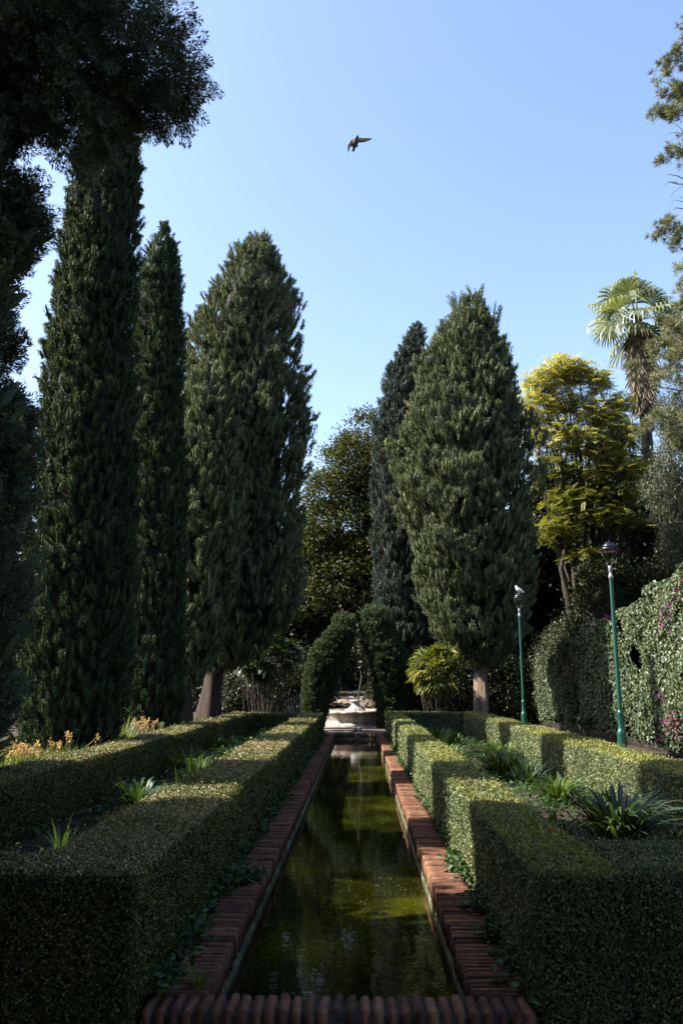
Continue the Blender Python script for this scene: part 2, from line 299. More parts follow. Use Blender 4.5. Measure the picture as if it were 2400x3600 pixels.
def coping(name, label, x0, x1, y0, y1, along):
    t = thing(name, ((x0 + x1) / 2, (y0 + y1) / 2, 0), label, 'pool edge', 'brick pool edges')
    o_ = t.location; g = Geo(); p = .064
    if along == 'y':
        n = int((y1 - y0) / p)
        for i in range(n): brick(g, ((x0 + x1) / 2, y0 + (i + .5) * p, 0))
    else:
        n = int((x1 - x0) / .068)
        for i in range(n): brick(g, (x0 + (i + .5) * .068, (y0 + y1) / 2, 0), math.pi / 2, (y1 - y0) / .29, 1.06)
    g.build('brick_row', M['brick'], t, False, o_)
    g = Geo(); g.box((x0 + .016, y0 + .012, -.6), (x1 - .016, y1 - .012, -.024)); g.build('mortar_bed', M['mortar'], t, False, o_)
    return t, o_
def wallpart(t, o_, lo, hi):
    g = Geo(); n = max(2, int(max(hi[0] - lo[0], hi[1] - lo[1]) / .12)); g.box(lo, hi); g.build('pool_wall', M['lime'], t, False, o_)
t, o_ = coping('brick_coping', 'long shaded brick edge along the left side of the pool', PX0 - .29, PX0, PY0, PY1, 'y')
wallpart(t, o_, (PX0 - .06, PY0, -.7), (PX0 + .012, PY1, -.152))
t, o_ = coping('brick_coping', 'long brick edge with sunlit stretches along the right side of the pool', PX1, PX1 + .285, PY0, PY1, 'y')
wallpart(t, o_, (PX1 - .012, PY0, -.7), (PX1 + .06, PY1, -.152))
t, o_ = coping('brick_coping', 'short nearest brick edge across the front end of the pool', PX0 - .30, PX1 + .30, PY0 - .235, PY0, 'x')
t, o_ = coping('brick_coping', 'short far brick edge of the pool in front of the fountain', PX0 - .30, PX1 + .30, PY1, PY1 + .28, 'x')
wallpart(t, o_, (PX0 + .02, PY1 - .02, -.7), (PX1 - .02, PY1 + .06, -.152))
# scum and petals floating on the water
g = Geo(); n = 6500; yy = PY0 + (PY1 - PY0 - .1) * rng.random(n) ** 1.7; xx = rng.uniform(PX0 + .04, PX1 - .04, n)
P = np.stack([xx, yy, np.full(n, -.197)], 1); keep = noise(P, .9) + .5 * noise(P, 3, 2) + .25 * (xx > 0) + rng.normal(0, .5, n) > .1; P = P[keep]; n = len(P)
s = rng.uniform(.0018, .005, n) * (1 + P[:, 1] / 30); a = rng.uniform(0, 6.28, n)
ax = np.stack([np.cos(a), np.sin(a), np.zeros(n)], 1); g.cards(leaf4(P, ax, np.tile([0, 0, 1.0], (n, 1)), s * 2.2, s * 1.8, 0))
tag(g.build('floating_debris', leafmat('pale_floating_specks', [(0, (.12, .14, .03)), (.6, (.28, .28, .12)), (1, (.5, .48, .36))], .6, .3, 0)), kind='stuff')

# ================================================================= HEDGES
def hedge(name, label, x0, x1, y0, y1, z1, side, top, mixtop=.5, z0=-.1, faces='tlrfb', dens=1.0):
    cx, cy_ = (x0 + x1) / 2, (y0 + y1) / 2; O = np.array([cx, cy_, z0])
    lo = np.array([x0, y0, z0]); hi = np.array([x1, y1, z1]); rr = .055
    g = Geo(); e = .05; gx = Geo()
    g.box(lo + e * np.array([1, 1, 0]), hi - e, 2)
    def face(area_fn, n, kind, yv):
        pass
    step = 1.0
    ysl = np.arange(y0, y1, step)
    for f in faces:
        if f in 'tlr': slabs = [(a, min(a + step, y1)) for a in ysl]
        else: slabs = [(y0, y0)] if f == 'f' else [(y1, y1)]
        for a, b in slabs:
            ym = (a + b) / 2; L = .0125 + .00105 * max(ym, 4) * (1.3 if f == 'f' else 1)
            d = 2.0 / (.34 * L * L) * dens
            area = {'t': (x1 - x0) * (b - a), 'l': (z1 - z0) * (b - a), 'r': (z1 - z0) * (b - a), 'f': (x1 - x0) * (z1 - z0), 'b': (x1 - x0) * (z1 - z0)}[f]
            if f == 'b': d *= .4
            if (f == 'r' and x0 > 0.5 and x1 < 2) : d *= .6
            n = int(area * d); u = rng.random((n, 2))
            if f == 't': P = np.stack([x0 + u[:, 0] * (x1 - x0), a + u[:, 1] * (b - a), np.full(n, z1)], 1)
            elif f in 'lr': P = np.stack([np.full(n, x0 if f == 'l' else x1), a + u[:, 0] * (b - a), z0 + u[:, 1] * (z1 - z0)], 1)
            else: P = np.stack([x0 + u[:, 0] * (x1 - x0), np.full(n, a), z0 + u[:, 1] * (z1 - z0)], 1)
            q = np.clip(P, lo + rr, hi - rr); q[:, 2] = np.where(P[:, 2] < z0 + rr, P[:, 2], q[:, 2]); N = unit(P - q)
            wob = .018 * noise(P, 1.9) + .009 * noise(P, 7, 3)
            P = q + N * (rr + wob - .036 * rng.random(n) ** 1.6 + (rng.random(n) < .035) * rng.uniform(.01, .05, n))[:, None]
            NN = unit(N * .9 + rnd_dir(n) * .48); A = unit(np.cross(NN, rnd_dir(n)) + np.array([0, 0, .45]) + N * .25)
            LL = L * rng.uniform(.65, 1.25, n)
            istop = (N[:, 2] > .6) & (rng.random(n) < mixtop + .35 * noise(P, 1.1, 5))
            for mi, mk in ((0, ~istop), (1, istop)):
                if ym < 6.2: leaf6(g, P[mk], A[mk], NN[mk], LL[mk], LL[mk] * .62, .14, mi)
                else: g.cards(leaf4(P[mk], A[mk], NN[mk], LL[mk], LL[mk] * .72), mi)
    # protruding shoots
    n = int((x1 - x0) * (y1 - y0) * 12)
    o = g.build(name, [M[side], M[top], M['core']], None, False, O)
    return tag(o, label, 'hedge', 'clipped box hedges round the two beds')
HL, HR = .655, .645
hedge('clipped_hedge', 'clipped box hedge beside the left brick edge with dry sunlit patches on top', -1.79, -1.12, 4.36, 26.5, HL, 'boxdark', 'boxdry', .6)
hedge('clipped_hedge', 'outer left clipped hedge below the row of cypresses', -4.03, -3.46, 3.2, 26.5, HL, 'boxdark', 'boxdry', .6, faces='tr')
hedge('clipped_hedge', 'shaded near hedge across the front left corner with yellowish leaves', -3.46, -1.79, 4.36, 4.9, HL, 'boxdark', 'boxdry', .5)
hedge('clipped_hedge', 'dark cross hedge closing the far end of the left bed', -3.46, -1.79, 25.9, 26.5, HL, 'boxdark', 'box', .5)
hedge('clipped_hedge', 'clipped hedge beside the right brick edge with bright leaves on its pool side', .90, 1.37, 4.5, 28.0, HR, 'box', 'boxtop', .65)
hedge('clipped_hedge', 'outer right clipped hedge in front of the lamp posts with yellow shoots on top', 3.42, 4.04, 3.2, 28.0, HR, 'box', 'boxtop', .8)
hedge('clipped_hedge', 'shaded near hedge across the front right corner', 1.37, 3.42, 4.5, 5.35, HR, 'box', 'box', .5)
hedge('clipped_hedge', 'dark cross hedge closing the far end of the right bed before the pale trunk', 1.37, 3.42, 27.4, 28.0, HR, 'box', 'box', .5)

# ================================================================= CYPRESSES
def plumes(g, base, axis, out, Lp, Rp, K, ls, lw, mat_=0, droop=0.0, body=.55):
    """flame-shaped tufts: base (M,3), axis (M,3), K leaflets each"""
    Mn = len(base); axis = unit(axis)
    u = unit(np.cross(axis, out + .001)); v = np.cross(axis, u)
    t = rng.random((Mn, K)) ** .9; ph = rng.uniform(0, 2 * np.pi, (Mn, K))
    pr = (np.sqrt(np.clip(t * 1.6, 0, 1)) * np.clip(1.03 - t, 0, 1) ** .5) * 1.1
    rad = Rp[:, None] * pr * (1 - .3 * rng.random((Mn, K)) ** 2.2)
    rv = np.cos(ph)[..., None] * u[:, None] + np.sin(ph)[..., None] * v[:, None]
    P = base[:, None] + axis[:, None] * (t * Lp[:, None])[..., None] + rv * rad[..., None]
    A = axis[:, None] * .75 + rv * .6 + rng.normal(0, .2, (Mn, K, 3)); A[..., 2] -= droop
    N = rv + rng.normal(0, .32, (Mn, K, 3))
    l = ls * rng.uniform(.6, 1.35, (Mn, K))
    if body:                             # the tuft's dense inside
        tr = np.array([.06, .22, .42, .62, .82, .96]); ns = 7; an = np.arange(ns) * 2 * np.pi / ns
        pb = (np.sqrt(np.clip(tr * 1.6, 0, 1)) * np.clip(1.03 - tr, 0, 1) ** .5) * 1.1 * body
        rb = Rp[:, None, None] * pb[None, :, None] * rng.uniform(.6, 1.2, (Mn, 6, ns))
        rvb = np.cos(an)[None, None, :, None] * u[:, None, None] + np.sin(an)[None, None, :, None] * v[:, None, None]
        V = base[:, None, None] + axis[:, None, None] * (tr[None, :] * Lp[:, None])[:, :, None, None] + rvb * rb[..., None]
        Q = np.array([(i * ns + k, i * ns + (k + 1) % ns, (i + 1) * ns + (k + 1) % ns, (i + 1) * ns + k) for i in range(5) for k in range(ns)])
        g.add(V.reshape(-1, 3), (np.arange(Mn)[:, None, None] * 6 * ns + Q[None]).reshape(-1, 4), None, mat_)
    g.cards(leaf4(P.reshape(-1, 3), A.reshape(-1, 3), N.reshape(-1, 3), l.ravel(), lw / ls * l.ravel(), .05), mat_)
def column_crown(g, prof, Mn, K, ls, lw, pl=(.5, 1.0), pr=(.13, .26), tilt=.25, rough=.12, core=.72, matL=0, matC=1, fz=.5, poke=(.25, 1.35)):
    """prof rows: z, cx, cy, r"""
    prof = np.array(sorted(prof), float); z = np.linspace(prof[0, 0], prof[-1, 0], 400); r = np.interp(z, prof[:, 0], prof[:, 3])
    cdf = np.cumsum(r + .12); cdf /= cdf[-1]; zz = np.interp(rng.random(Mn), cdf, z); th = rng.uniform(0, 2 * np.pi, Mn)
    cx = np.interp(zz, prof[:, 0], prof[:, 1]); cyy = np.interp(zz, prof[:, 0], prof[:, 2]); rr = np.interp(zz, prof[:, 0], prof[:, 3])
    out = np.stack([np.cos(th), np.sin(th), np.zeros(Mn)], 1)
    pn = np.stack([np.cos(th) * 2.0, np.sin(th) * 2.0, zz * fz], 1)
    nz = noise(pn, 1.1, 1) * .45 + noise(pn, 2.6, 4) * .35 + noise(pn * np.array([1, 1, 1.1]), 4.5, 2) * .5
    L = rng.uniform(*pl, Mn); Rp = rng.uniform(*pr, Mn) * (.65 + .35 * np.clip(rr / .8, 0, 1.2))
    R_ = np.clip(rr * (1 + rough * nz) - Rp * rng.uniform(*poke, Mn), .02, None)
    base = np.stack([cx, cyy, zz - L * .45], 1) + out * R_[:, None]
    axis = np.array([0, 0, 1.0]) + out * tilt * rng.uniform(.3, 1.6, Mn)[:, None] + rng.normal(0, .24, (Mn, 3))
    plumes(g, base, axis, out, L, Rp, K, ls, lw, matL)
    if core:
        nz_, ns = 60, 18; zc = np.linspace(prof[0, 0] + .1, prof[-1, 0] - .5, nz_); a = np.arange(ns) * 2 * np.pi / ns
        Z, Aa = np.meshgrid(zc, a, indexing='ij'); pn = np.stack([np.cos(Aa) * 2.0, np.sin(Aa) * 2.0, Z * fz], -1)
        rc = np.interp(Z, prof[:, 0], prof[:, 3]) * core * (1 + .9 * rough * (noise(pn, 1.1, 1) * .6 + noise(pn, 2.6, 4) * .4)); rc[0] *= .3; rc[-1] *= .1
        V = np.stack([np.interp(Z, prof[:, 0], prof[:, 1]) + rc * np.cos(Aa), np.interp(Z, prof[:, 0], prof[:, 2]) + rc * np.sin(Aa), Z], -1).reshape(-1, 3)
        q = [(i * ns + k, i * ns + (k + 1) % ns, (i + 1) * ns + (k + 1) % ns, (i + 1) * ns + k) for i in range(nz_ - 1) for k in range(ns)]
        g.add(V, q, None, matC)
def trunk_tube(g, pts, rads, seg=14, lob=.22, mat_=0):
    """fluted tapering trunk"""
    pts = np.array(pts, float); n = 22; s = np.linspace(0, 1, len(pts)); ss = np.linspace(0, 1, n)
    C = np.stack([np.interp(ss, s, pts[:, k]) for k in range(3)], 1); rr = np.interp(ss, s, rads); a = np.arange(seg) * 2 * np.pi / seg
    pp = rng.uniform(0, 6.28); V = []
    for i in range(n):
        f = 1 + lob * np.sin(a * 3 + pp + ss[i] * 2) * (1 - .5 * ss[i]) + lob * .5 * np.sin(a * 5 + pp * 2 - ss[i] * 3)
        V.append(np.stack([C[i, 0] + rr[i] * f * np.cos(a), C[i, 1] + rr[i] * f * np.sin(a), np.full(seg, C[i, 2])], 1))
    q = [(i * seg + k, i * seg + (k + 1) % seg, (i + 1) * seg + (k + 1) % seg, (i + 1) * seg + k) for i in range(n - 1) for k in range(seg)]
    g.add(np.concatenate(V), q, None, mat_)
def curve(p0, p1, sag=0, n=7, jit=.05):
    p0, p1 = np.array(p0, float), np.array(p1, float); t = np.linspace(0, 1, n)[:, None]; P = p0 + (p1 - p0) * t
    P[:, 2] += sag * np.sin(np.pi * t[:, 0]); d = np.linalg.norm(p1 - p0); P[1:-1] += rng.normal(0, jit * d / 3, (n - 2, 3)); return P

GC = 'cypresses in the left row'
def cypress(name, label, base, prof, leaf, bark, Mn, K, ls, lw, trunk, group=None, extra=None, f=1.0, **kw):
    base = tuple(np.array(base) * f + np.array([0, 0, 1.6]) * (1 - f)); t = thing(name, base, label, 'tree', group); g = Geo()
    column_crown(g, prof, Mn, K, ls, lw, **kw)
    if extra: extra(g)
    g.scale(f)
    g.build('crown', [leaf, M['core'], M['cone']], t, False, base)
    g = Geo(); trunk_tube(g, *trunk); g.scale(f); g.build('trunk', bark, t, True, base); return t
# off-frame neighbour whose shade falls on the near hedges
cypress('cypress_tree', 'nearest dark cypress of the left row, left of the front corner hedge', (-5.6, 4.0, .3), [(.5, -5.6, 4.0, 1.9), (4, -5.6, 4.0, 2.3), (9, -5.6, 4.0, 2.4), (12.5, -5.6, 4.1, 1.9), (14.5, -5.6, 4.1, .3)],
        M['cypdark'], M['redbark'], 800, 70, .15, .08, ([(-5.6, 4, .2), (-5.6, 4, 13)], [.4, .1]), GC, core=.85)
# tree A: left edge column with wide overhanging crown
def overhang(g):
    lobes = [(-3.45, 10.0, 10.6, 1.0, 1.2, .95), (-3.05, 10.1, 10.2, .8, 1.0, .75), (-3.75, 10.0, 9.65, .75, 1.0, .65), (-4.55, 10.1, 10.4, .85, 1.1, 1.1), (-4.35, 10.0, 12.0, 1.05, 1.3, .9), (-3.95, 9.9, 9.2, .42, .7, .45), (-4.45, 9.7, 11.6, 1.0, 1.0, 1.2), (-2.72, 10, 10.1, .42, .7, .5)]
    for (x, y, z, a, b, c) in lobes:
        Mn = int(150 * (a * b * c) ** .67) + 30; d = rnd_dir(Mn); rs = rng.uniform(.55, 1.0, Mn)[:, None]
        base = np.array([x, y, z]) + d * np.array([a, b, c]) * rs * .9
        ax = d * .8 + np.array([0, 0, -.05]) + rng.normal(0, .35, (Mn, 3))
        plumes(g, base, ax, d, rng.uniform(.25, .5, Mn), rng.uniform(.09, .18, Mn), 190, .052, .014, 0, .2, 0)
        nc = int(22 * a); dd = rnd_dir(nc); dd[:, 1] = -abs(dd[:, 1]); Pc = np.array([x, y, z]) + dd * np.array([a, b, c]) * rng.uniform(.95, 1.08, nc)[:, None]
        for p in Pc: g.lathe(p, [(.004, -.016), (.013, -.009), (.016, 0), (.013, .01), (.004, .016)], 6, 2)
    # left-edge sprays and lumps of the column
    for (x, y, z, a) in [(-4.72, 9.9, 8.0, .42), (-4.62, 9.9, 7.65, .28), (-5.1, 9.8, 9.0, .42), (-4.85, 9.8, 7.25, .32), (-4.8, 9.8, 5.85, .34), (-4.66, 9.9, 4.9, .36), (-4.58, 9.9, 4.3, .34), (-4.55, 9.9, 3.6, .36), (-4.58, 9.9, 2.9, .34), (-4.62, 9.8, 2.2, .35), (-4.62, 9.9, 1.5, .35), (-5.15, 9.8, 6.5, .34), (-5.0, 9.7, 10.2, .6), (-5.2, 9.9, 9.7, .5)]:
        Mn = 70; d = rnd_dir(Mn); base = np.array([x, y, z]) + d * a * rng.uniform(.2, .85, Mn)[:, None]
        plumes(g, base, d * .6 + np.array([.25, 0, .25]), d, rng.uniform(.2, .42, Mn), rng.uniform(.08, .15, Mn), 180, .052, .014, 0, .1, 0)
        for p in np.array([x, y, z]) + unit(rnd_dir(5) + np.array([0, -1, 0])) * a * 1.05: g.lathe(p, [(.004, -.016), (.013, -.009), (.016, 0), (.013, .01), (.004, .016)], 6, 2)
tA = cypress('cypress_tree', 'big ragged cypress at the left edge with a wide overhanging top full of cones', (-5.6, 9.9, .3),
        [(.4, -5.5, 9.9, .9), (1.5, -5.5, 9.9, 1.15), (3, -5.5, 9.9, 1.2), (5, -5.55, 9.9, 1.1), (6.3, -5.7, 9.9, .8), (7.6, -5.6, 9.9, .95), (9.2, -5.7, 9.9, .75), (11, -5.3, 9.9, 1.3), (13, -5.0, 9.9, 1.5), (14.5, -4.9, 9.9, .4)],
        M['cypdark'], M['redbark'], 900, 230, .058, .017, ([(-5.6, 9.9, .2), (-5.5, 9.9, 6), (-5.0, 9.9, 11)], [.38, .28, .12]), GC, overhang, f=.91, pl=(.35, .7), pr=(.12, .24), tilt=.7, rough=.2, core=.72)
g = Geo()
for p0, p1, r_ in [((-5.3, 9.9, 9.0), (-3.0, 10, 10.6), .10), ((-4.6, 9.95, 9.5), (-3.9, 10.0, 11.5), .06), ((-5.3, 9.9, 8.6), (-3.7, 10.0, 9.5), .07), ((-4.2, 9.95, 9.8), (-2.6, 9.9, 10.2), .05)]:
    g.tube(curve(p0, p1, .15, 9, .08), np.linspace(r_, r_ * .35, 9), 7)
g.scale(.91); g.build('limb', M['bark'], tA, True, tA.location)
cypress('cypress_tree', 'tallest slim dark green cypress rising behind the overhanging crown', (-5.25, 15.1, .3),
        [(.35, -5.22, 15.1, 0.76), (1.4, -5.2, 15.1, 0.92), (3, -5.22, 15.1, 0.97), (4.6, -5.25, 15.1, 0.95), (6.3, -5.28, 15.1, 0.90), (8.1, -5.31, 15.1, 0.82), (9.6, -5.3, 15.1, 0.77), (11, -5.28, 15.1, 0.69), (12.3, -5.22, 15.1, 0.58), (13.6, -5.2, 15.1, 0.47), (15.2, -5.2, 15.1, 0.08)],
        M['cyp'], M['redbark'], 5600, 95, .036, .0145, ([(-5.25, 15.1, .2), (-5.25, 15.1, 13)], [.3, .06]), GC, f=.955, pl=(.14, .30), pr=(.045, .09), tilt=.32, rough=.13, core=.82, poke=(-.5, 2.6))
cypress('cypress_tree', 'second slim dark green cypress, shorter, with a pointed tip', (-5.15, 20.0, .3),
        [(.5, -5.08, 20, .72), (1.3, -5.08, 20, .78), (3.4, -5.1, 20, .75), (5.6, -5.15, 20, .72), (7.9, -5.23, 20, .69), (10.3, -5.28, 20, .63), (12.15, -5.33, 20, .52), (13.2, -5.28, 20, .33), (13.9, -5.24, 20, .05)],
        M['cyp'], M['redbark'], 4200, 85, .041, .017, ([(-5.15, 20, .2), (-5.2, 20, 12)], [.26, .05]), GC, f=.965, pl=(.15, .33), pr=(.045, .095), tilt=.32, rough=.15, core=.82, poke=(-.5, 2.6))
cypress('cypress_tree', 'lower bushy cypress filling in beside the second slim cypress', (-5.2, 24.4, .3),
        [(1.6, -5.2, 24.4, .45), (3, -5.0, 24.4, .9), (5, -4.9, 24.4, 1.15), (7, -4.85, 24.4, 1.2), (9, -4.8, 24.4, 1.05), (10.6, -4.8, 24.4, .65), (11.7, -4.8, 24.4, .1)],
        M['cypgrey'], M['redbark'], 2600, 100, .052, .020, ([(-5.25, 24.4, .1), (-5.25, 24.4, 1.5), (-5.0, 24.4, 7)], [.36, .26, .1]), GC, f=.95, pl=(.24, .5), pr=(.08, .16), tilt=.4, rough=.28, core=.70, poke=(-.4, 2.4))
def sprigs(pts, n, ls, rr):
    def f(g):
        for (x, y, z, L) in pts:
            d = rnd_dir(n); base = np.array([x, y, z]) + d * rr; plumes(g, base, d * .3 + np.array([0, 0, 1.0]), d, np.full(n, L * .75), np.full(n, .11), 90, ls * .75, ls * .32, 0, 0, .3)
    return f
cypress('cypress_tree', 'tall broad grey green cypress left of the arch, its crown rounded at the top', (-5.05, 28.2, .2),
        [(2.0, -4.8, 28.2, .5), (3.0, -4.2, 28.2, 1.1), (4.2, -3.95, 28.2, 1.7), (7.1, -4.1, 28.2, 1.85), (10.4, -4.05, 28.2, 2.1), (12.1, -4.15, 28.2, 2.0), (13.8, -4.4, 28.2, 1.8), (15.5, -4.1, 28.2, 1.55), (17.0, -3.95, 28.2, 1.05), (17.8, -3.8, 28.2, .6), (18.4, -3.7, 28.2, .2)],
        M['cypgrey'], M['redbark'], 6600, 100, .048, .020, ([(-5.1, 28.2, 0), (-5.0, 28.2, 1.5), (-4.3, 28.2, 9)], [.48, .32, .15]), GC,
        sprigs([(-1.95, 28.0, 12.0, .9), (-2.0, 28, 11.2, .8), (-1.78, 28, 10.2, .8), (-1.85, 28, 9.6, .7), (-2.2, 28.1, 13.6, .8)], 7, .085, .14), f=.905, pl=(.20, .46), pr=(.065, .15), tilt=.42, rough=.38, core=.64, poke=(-.5, 2.6))
cypress('cypress_tree', 'tall broad cypress on the right with a sunlit left flank and pale trunk', (4.42, 30.0, 0),
        [(2.2, 4.5, 30, .5), (3.4, 4.35, 30, 1.35), (5.05, 4.25, 30, 1.85), (7.5, 4.05, 30, 2.1), (9.6, 4.05, 30, 2.25), (10.9, 4.1, 30, 2.15), (12.7, 4.12, 30, 1.75), (14.3, 4.2, 30, 1.35), (15.4, 4.35, 30, .85), (16.2, 4.5, 30, .45), (16.7, 4.6, 30, .12)],
        M['cypgrey'], M['palebark'], 7400, 100, .052, .021, ([(4.38, 30, -.1), (4.42, 30, 2.2), (4.3, 30, 9)], [.30, .22, .13]), None,
        sprigs([(3.55, 29.8, 15.0, .8), (5.3, 29.8, 15.3, 1.1), (5.75, 29.8, 13.9, .9), (6.9, 30, 10.4, .9), (6.6, 30, 11.2, .8), (4.7, 29.8, 16.3, 1.0), (3.9, 29.8, 16.0, .9), (6.9, 30, 9.2, .8)], 8, .09, .16), pl=(.22, .5), pr=(.07, .16), tilt=.42, rough=.38, core=.64, poke=(-.5, 2.6))
cypress('cypress_tree', 'slim bluish cypress half hidden behind the tall right cypress', (2.2, 38, 0),
        [(.5, 2.0, 38, .8), (4, 1.95, 38, 1.1), (9, 1.95, 38, 1.15), (13.4, 2.0, 38, 1.15), (16.8, 2.45, 38, .95), (18.6, 2.9, 38, .4), (19.2, 3.0, 38, .1)],
        M['cypblue'], M['redbark'], 3400, 75, .065, .026, ([(2.2, 38, -.1), (2.1, 38, 12)], [.35, .1]), None, f=.95, pl=(.26, .52), pr=(.08, .17), tilt=.35, rough=.24, core=.74, poke=(-.4, 2.4))

# clipped cypress arch in front of the fountain
def arch(label, path, radii):
    path = [(x * 1.038, y * 1.038, max(0, 1.6 + (z - 1.6) * 1.038)) for x, y, z in path]; radii = [r_ * 1.038 for r_ in radii]
    base = (path[0][0], path[0][1], 0); path = np.array(path, float); n = 60; s = np.linspace(0, 1, len(path)); ss = np.linspace(0, 1, n)
    C = np.stack([np.interp(ss, s, path[:, k]) for k in range(3)], 1); rr = np.interp(ss, s, radii); tg = unit(np.gradient(C, axis=0))
    Mn = 2200; i = rng.integers(0, n, Mn); th = rng.uniform(0, 6.283, Mn); u = unit(np.cross(tg[i], np.array([0, 1.0, 0]))); v = np.cross(tg[i], u)
    out = np.cos(th)[:, None] * u + np.sin(th)[:, None] * v; P = C[i] + out * (rr[i] * (1 + .12 * noise(C[i] + out, 2.2)) - .08)[:, None]
    g = Geo(); plumes(g, P - np.array([0, 0, .1]), np.array([0, 0, 1.0]) + out * .55 + rng.normal(0, .2, (Mn, 3)), out, rng.uniform(.14, .28, Mn), rng.uniform(.04, .07, Mn), 50, .055, .022, 0)
    Mt = 60; d = rnd_dir(Mt); d[:, 2] = abs(d[:, 2]); plumes(g, C[-1] + d * rr[-1] * .9, d * .4 + np.array([0, 0, 1.0]), d, rng.uniform(.25, .4, Mt), np.full(Mt, .06), 60, .06, .022, 0)
    g.tube(C, rr * .8, 12, 1)
    t = thing('arched_cypress', base, label, 'topiary', 'clipped cypresses trained into an arch')
    g.build('crown', [M['cypclip'], M['core']], t, False, base)
    g = Geo(); g.tube([(base[0], base[1], -.1), (base[0], base[1], .3), tuple(path[1])], [.12, .1, .06], 8); g.build('trunk', M['redbark'], t, True, base)
arch('left half of the clipped cypress arch, leaning right over the fountain', [(-1.56, 29, .0), (-1.46, 29, 1.0), (-1.30, 29, 1.9), (-1.08, 29, 2.5), (-.76, 29, 3.0), (-.52, 29, 3.45)], [.30, .46, .58, .60, .54, .38])
arch('right half of the clipped cypress arch, its rounded top the higher one', [(1.12, 29, .0), (1.12, 29, 1.0), (1.08, 29, 1.9), (1.0, 29, 2.5), (.76, 29, 3.1), (.60, 29, 3.72)], [.42, .52, .58, .64, .60, .46])

# ================================================================= BROADLEAF TREES
def broadleaf(name, label, base, lobes, leaf, bark, n_cl, per, ls, lw, trunk_r, fork_z, group=None, spread=.35, shell=.75, droop=0., leafy6=False, core=0, limbs=True, trunk_pts=None, cat='tree'):
    t = thing(name, base, label, cat, group); g = Geo(); tot = sum((a * b * c) ** .67 for *_, a, b, c in lobes)
    for (x, y, z, a, b, c) in lobes:
        m = max(4, int(n_cl * (a * b * c) ** .67 / tot)); d = rnd_dir(m); rs = shell + (1 - shell) * rng.random(m)
        C = np.array([x, y, z]) + d * np.array([a, b, c]) * rs[:, None]
        off = rng.normal(0, spread, (m, per, 3)) * np.array([1, 1, .65]); P = (C[:, None] + off).reshape(-1, 3); N_ = len(P)
        dd = np.repeat(d, per, 0); A = unit(dd * .5 + rng.normal(0, .6, (N_, 3)) + np.array([0, 0, .1 - droop])); N = unit(np.array([0, 0, .8]) + dd * .5 + rng.normal(0, .5, (N_, 3)))
        l = ls * rng.uniform(.6, 1.3, N_)
        if leafy6: leaf6(g, P, A, N, l, l * lw / ls, .15, 0)
        else: g.cards(leaf4(P, A, N, l, l * lw / ls), 0)
        if core:
            k = 10; V = []; q = []
            for i in range(9):
                f = np.pi * (i + .02) / 8.04
                for j in range(k): V.append((math.sin(f) * math.cos(2 * np.pi * j / k), math.sin(f) * math.sin(2 * np.pi * j / k), math.cos(f)))
            V = np.array(V); V = np.array([x, y, z]) + V * np.array([a, b, c]) * core * (1 + .15 * noise(V * 2 + x, 1.5))[:, None]
            q = [(i * k + j, i * k + (j + 1) % k, (i + 1) * k + (j + 1) % k, (i + 1) * k + j) for i in range(8) for j in range(k)]; g.add(V, q, None, 1)
    g.build('crown' if cat == 'tree' else 'foliage', [leaf, M['core']], t, False, base)
    g = Geo(); b = np.array(base, float); f = np.array([b[0], b[1], fork_z]) if trunk_pts is None else np.array(trunk_pts[-1], float)
    tp = curve(b, f, 0, 7, .04) if trunk_pts is None else np.array([b] + [list(p) for p in trunk_pts])
    g.tube(tp, np.linspace(trunk_r, trunk_r * .65, len(tp)), 10)
    if limbs:
        for (x, y, z, a, b_, c) in lobes:
            P = curve(f - np.array([0, 0, .3]), (x, y, z + c * .3), .2, 8, .12); g.tube(P, np.linspace(trunk_r * .5, trunk_r * .1, 8), 7)
            for _ in range(5):
                i = rng.integers(3, 8); d = rnd_dir(1)[0]; q_ = np.array([x, y, z]) + d * np.array([a, b_, c]) * .85; g.tube(curve(P[i], q_, .1, 6, .12), np.linspace(trunk_r * .17, .012, 6), 5)
    g.build('trunk', bark, t, True, base); return t
# glossy evergreen in the gap between the cypresses
EV = [(.5, 37, 13.0, 1.1, 1.3, 1.2), (-.3, 37, 11.6, 1.5, 1.6, 1.3), (-1.3, 37, 10.2, 1.4, 1.6, 1.1), (.9, 37.5, 11.2, 1.2, 1.4, 1.4), (-1.0, 36.6, 8.7, 1.8, 1.5, 1.2), (1.2, 37.5, 9.2, 1.2, 1.5, 1.2), (-2.2, 37, 7.6, 1.6, 1.6, 1.1), (.9, 36.6, 7.4, 1.6, 1.5, 1.3), (-.6, 36.2, 6.2, 1.6, 1.3, 1.2), (-2.0, 36.6, 5.4, 1.3, 1.3, 1.0), (1.0, 36.4, 5.2, 1.3, 1.3, 1.1)]
broadleaf('evergreen_tree', 'glossy leaved evergreen tree between the two broad cypresses', (.6, 40, -.1),
          [(x * 1.07, y * 1.07, 1.6 + (z - 1.6) * 1.07, a * 1.05, b * 1.07, c * 1.07) for x, y, z, a, b, c in EV],
          M['ficus'], M['bark'], 1150, 52, .155, .068, .38, 5.0, leafy6=True, spread=.3)
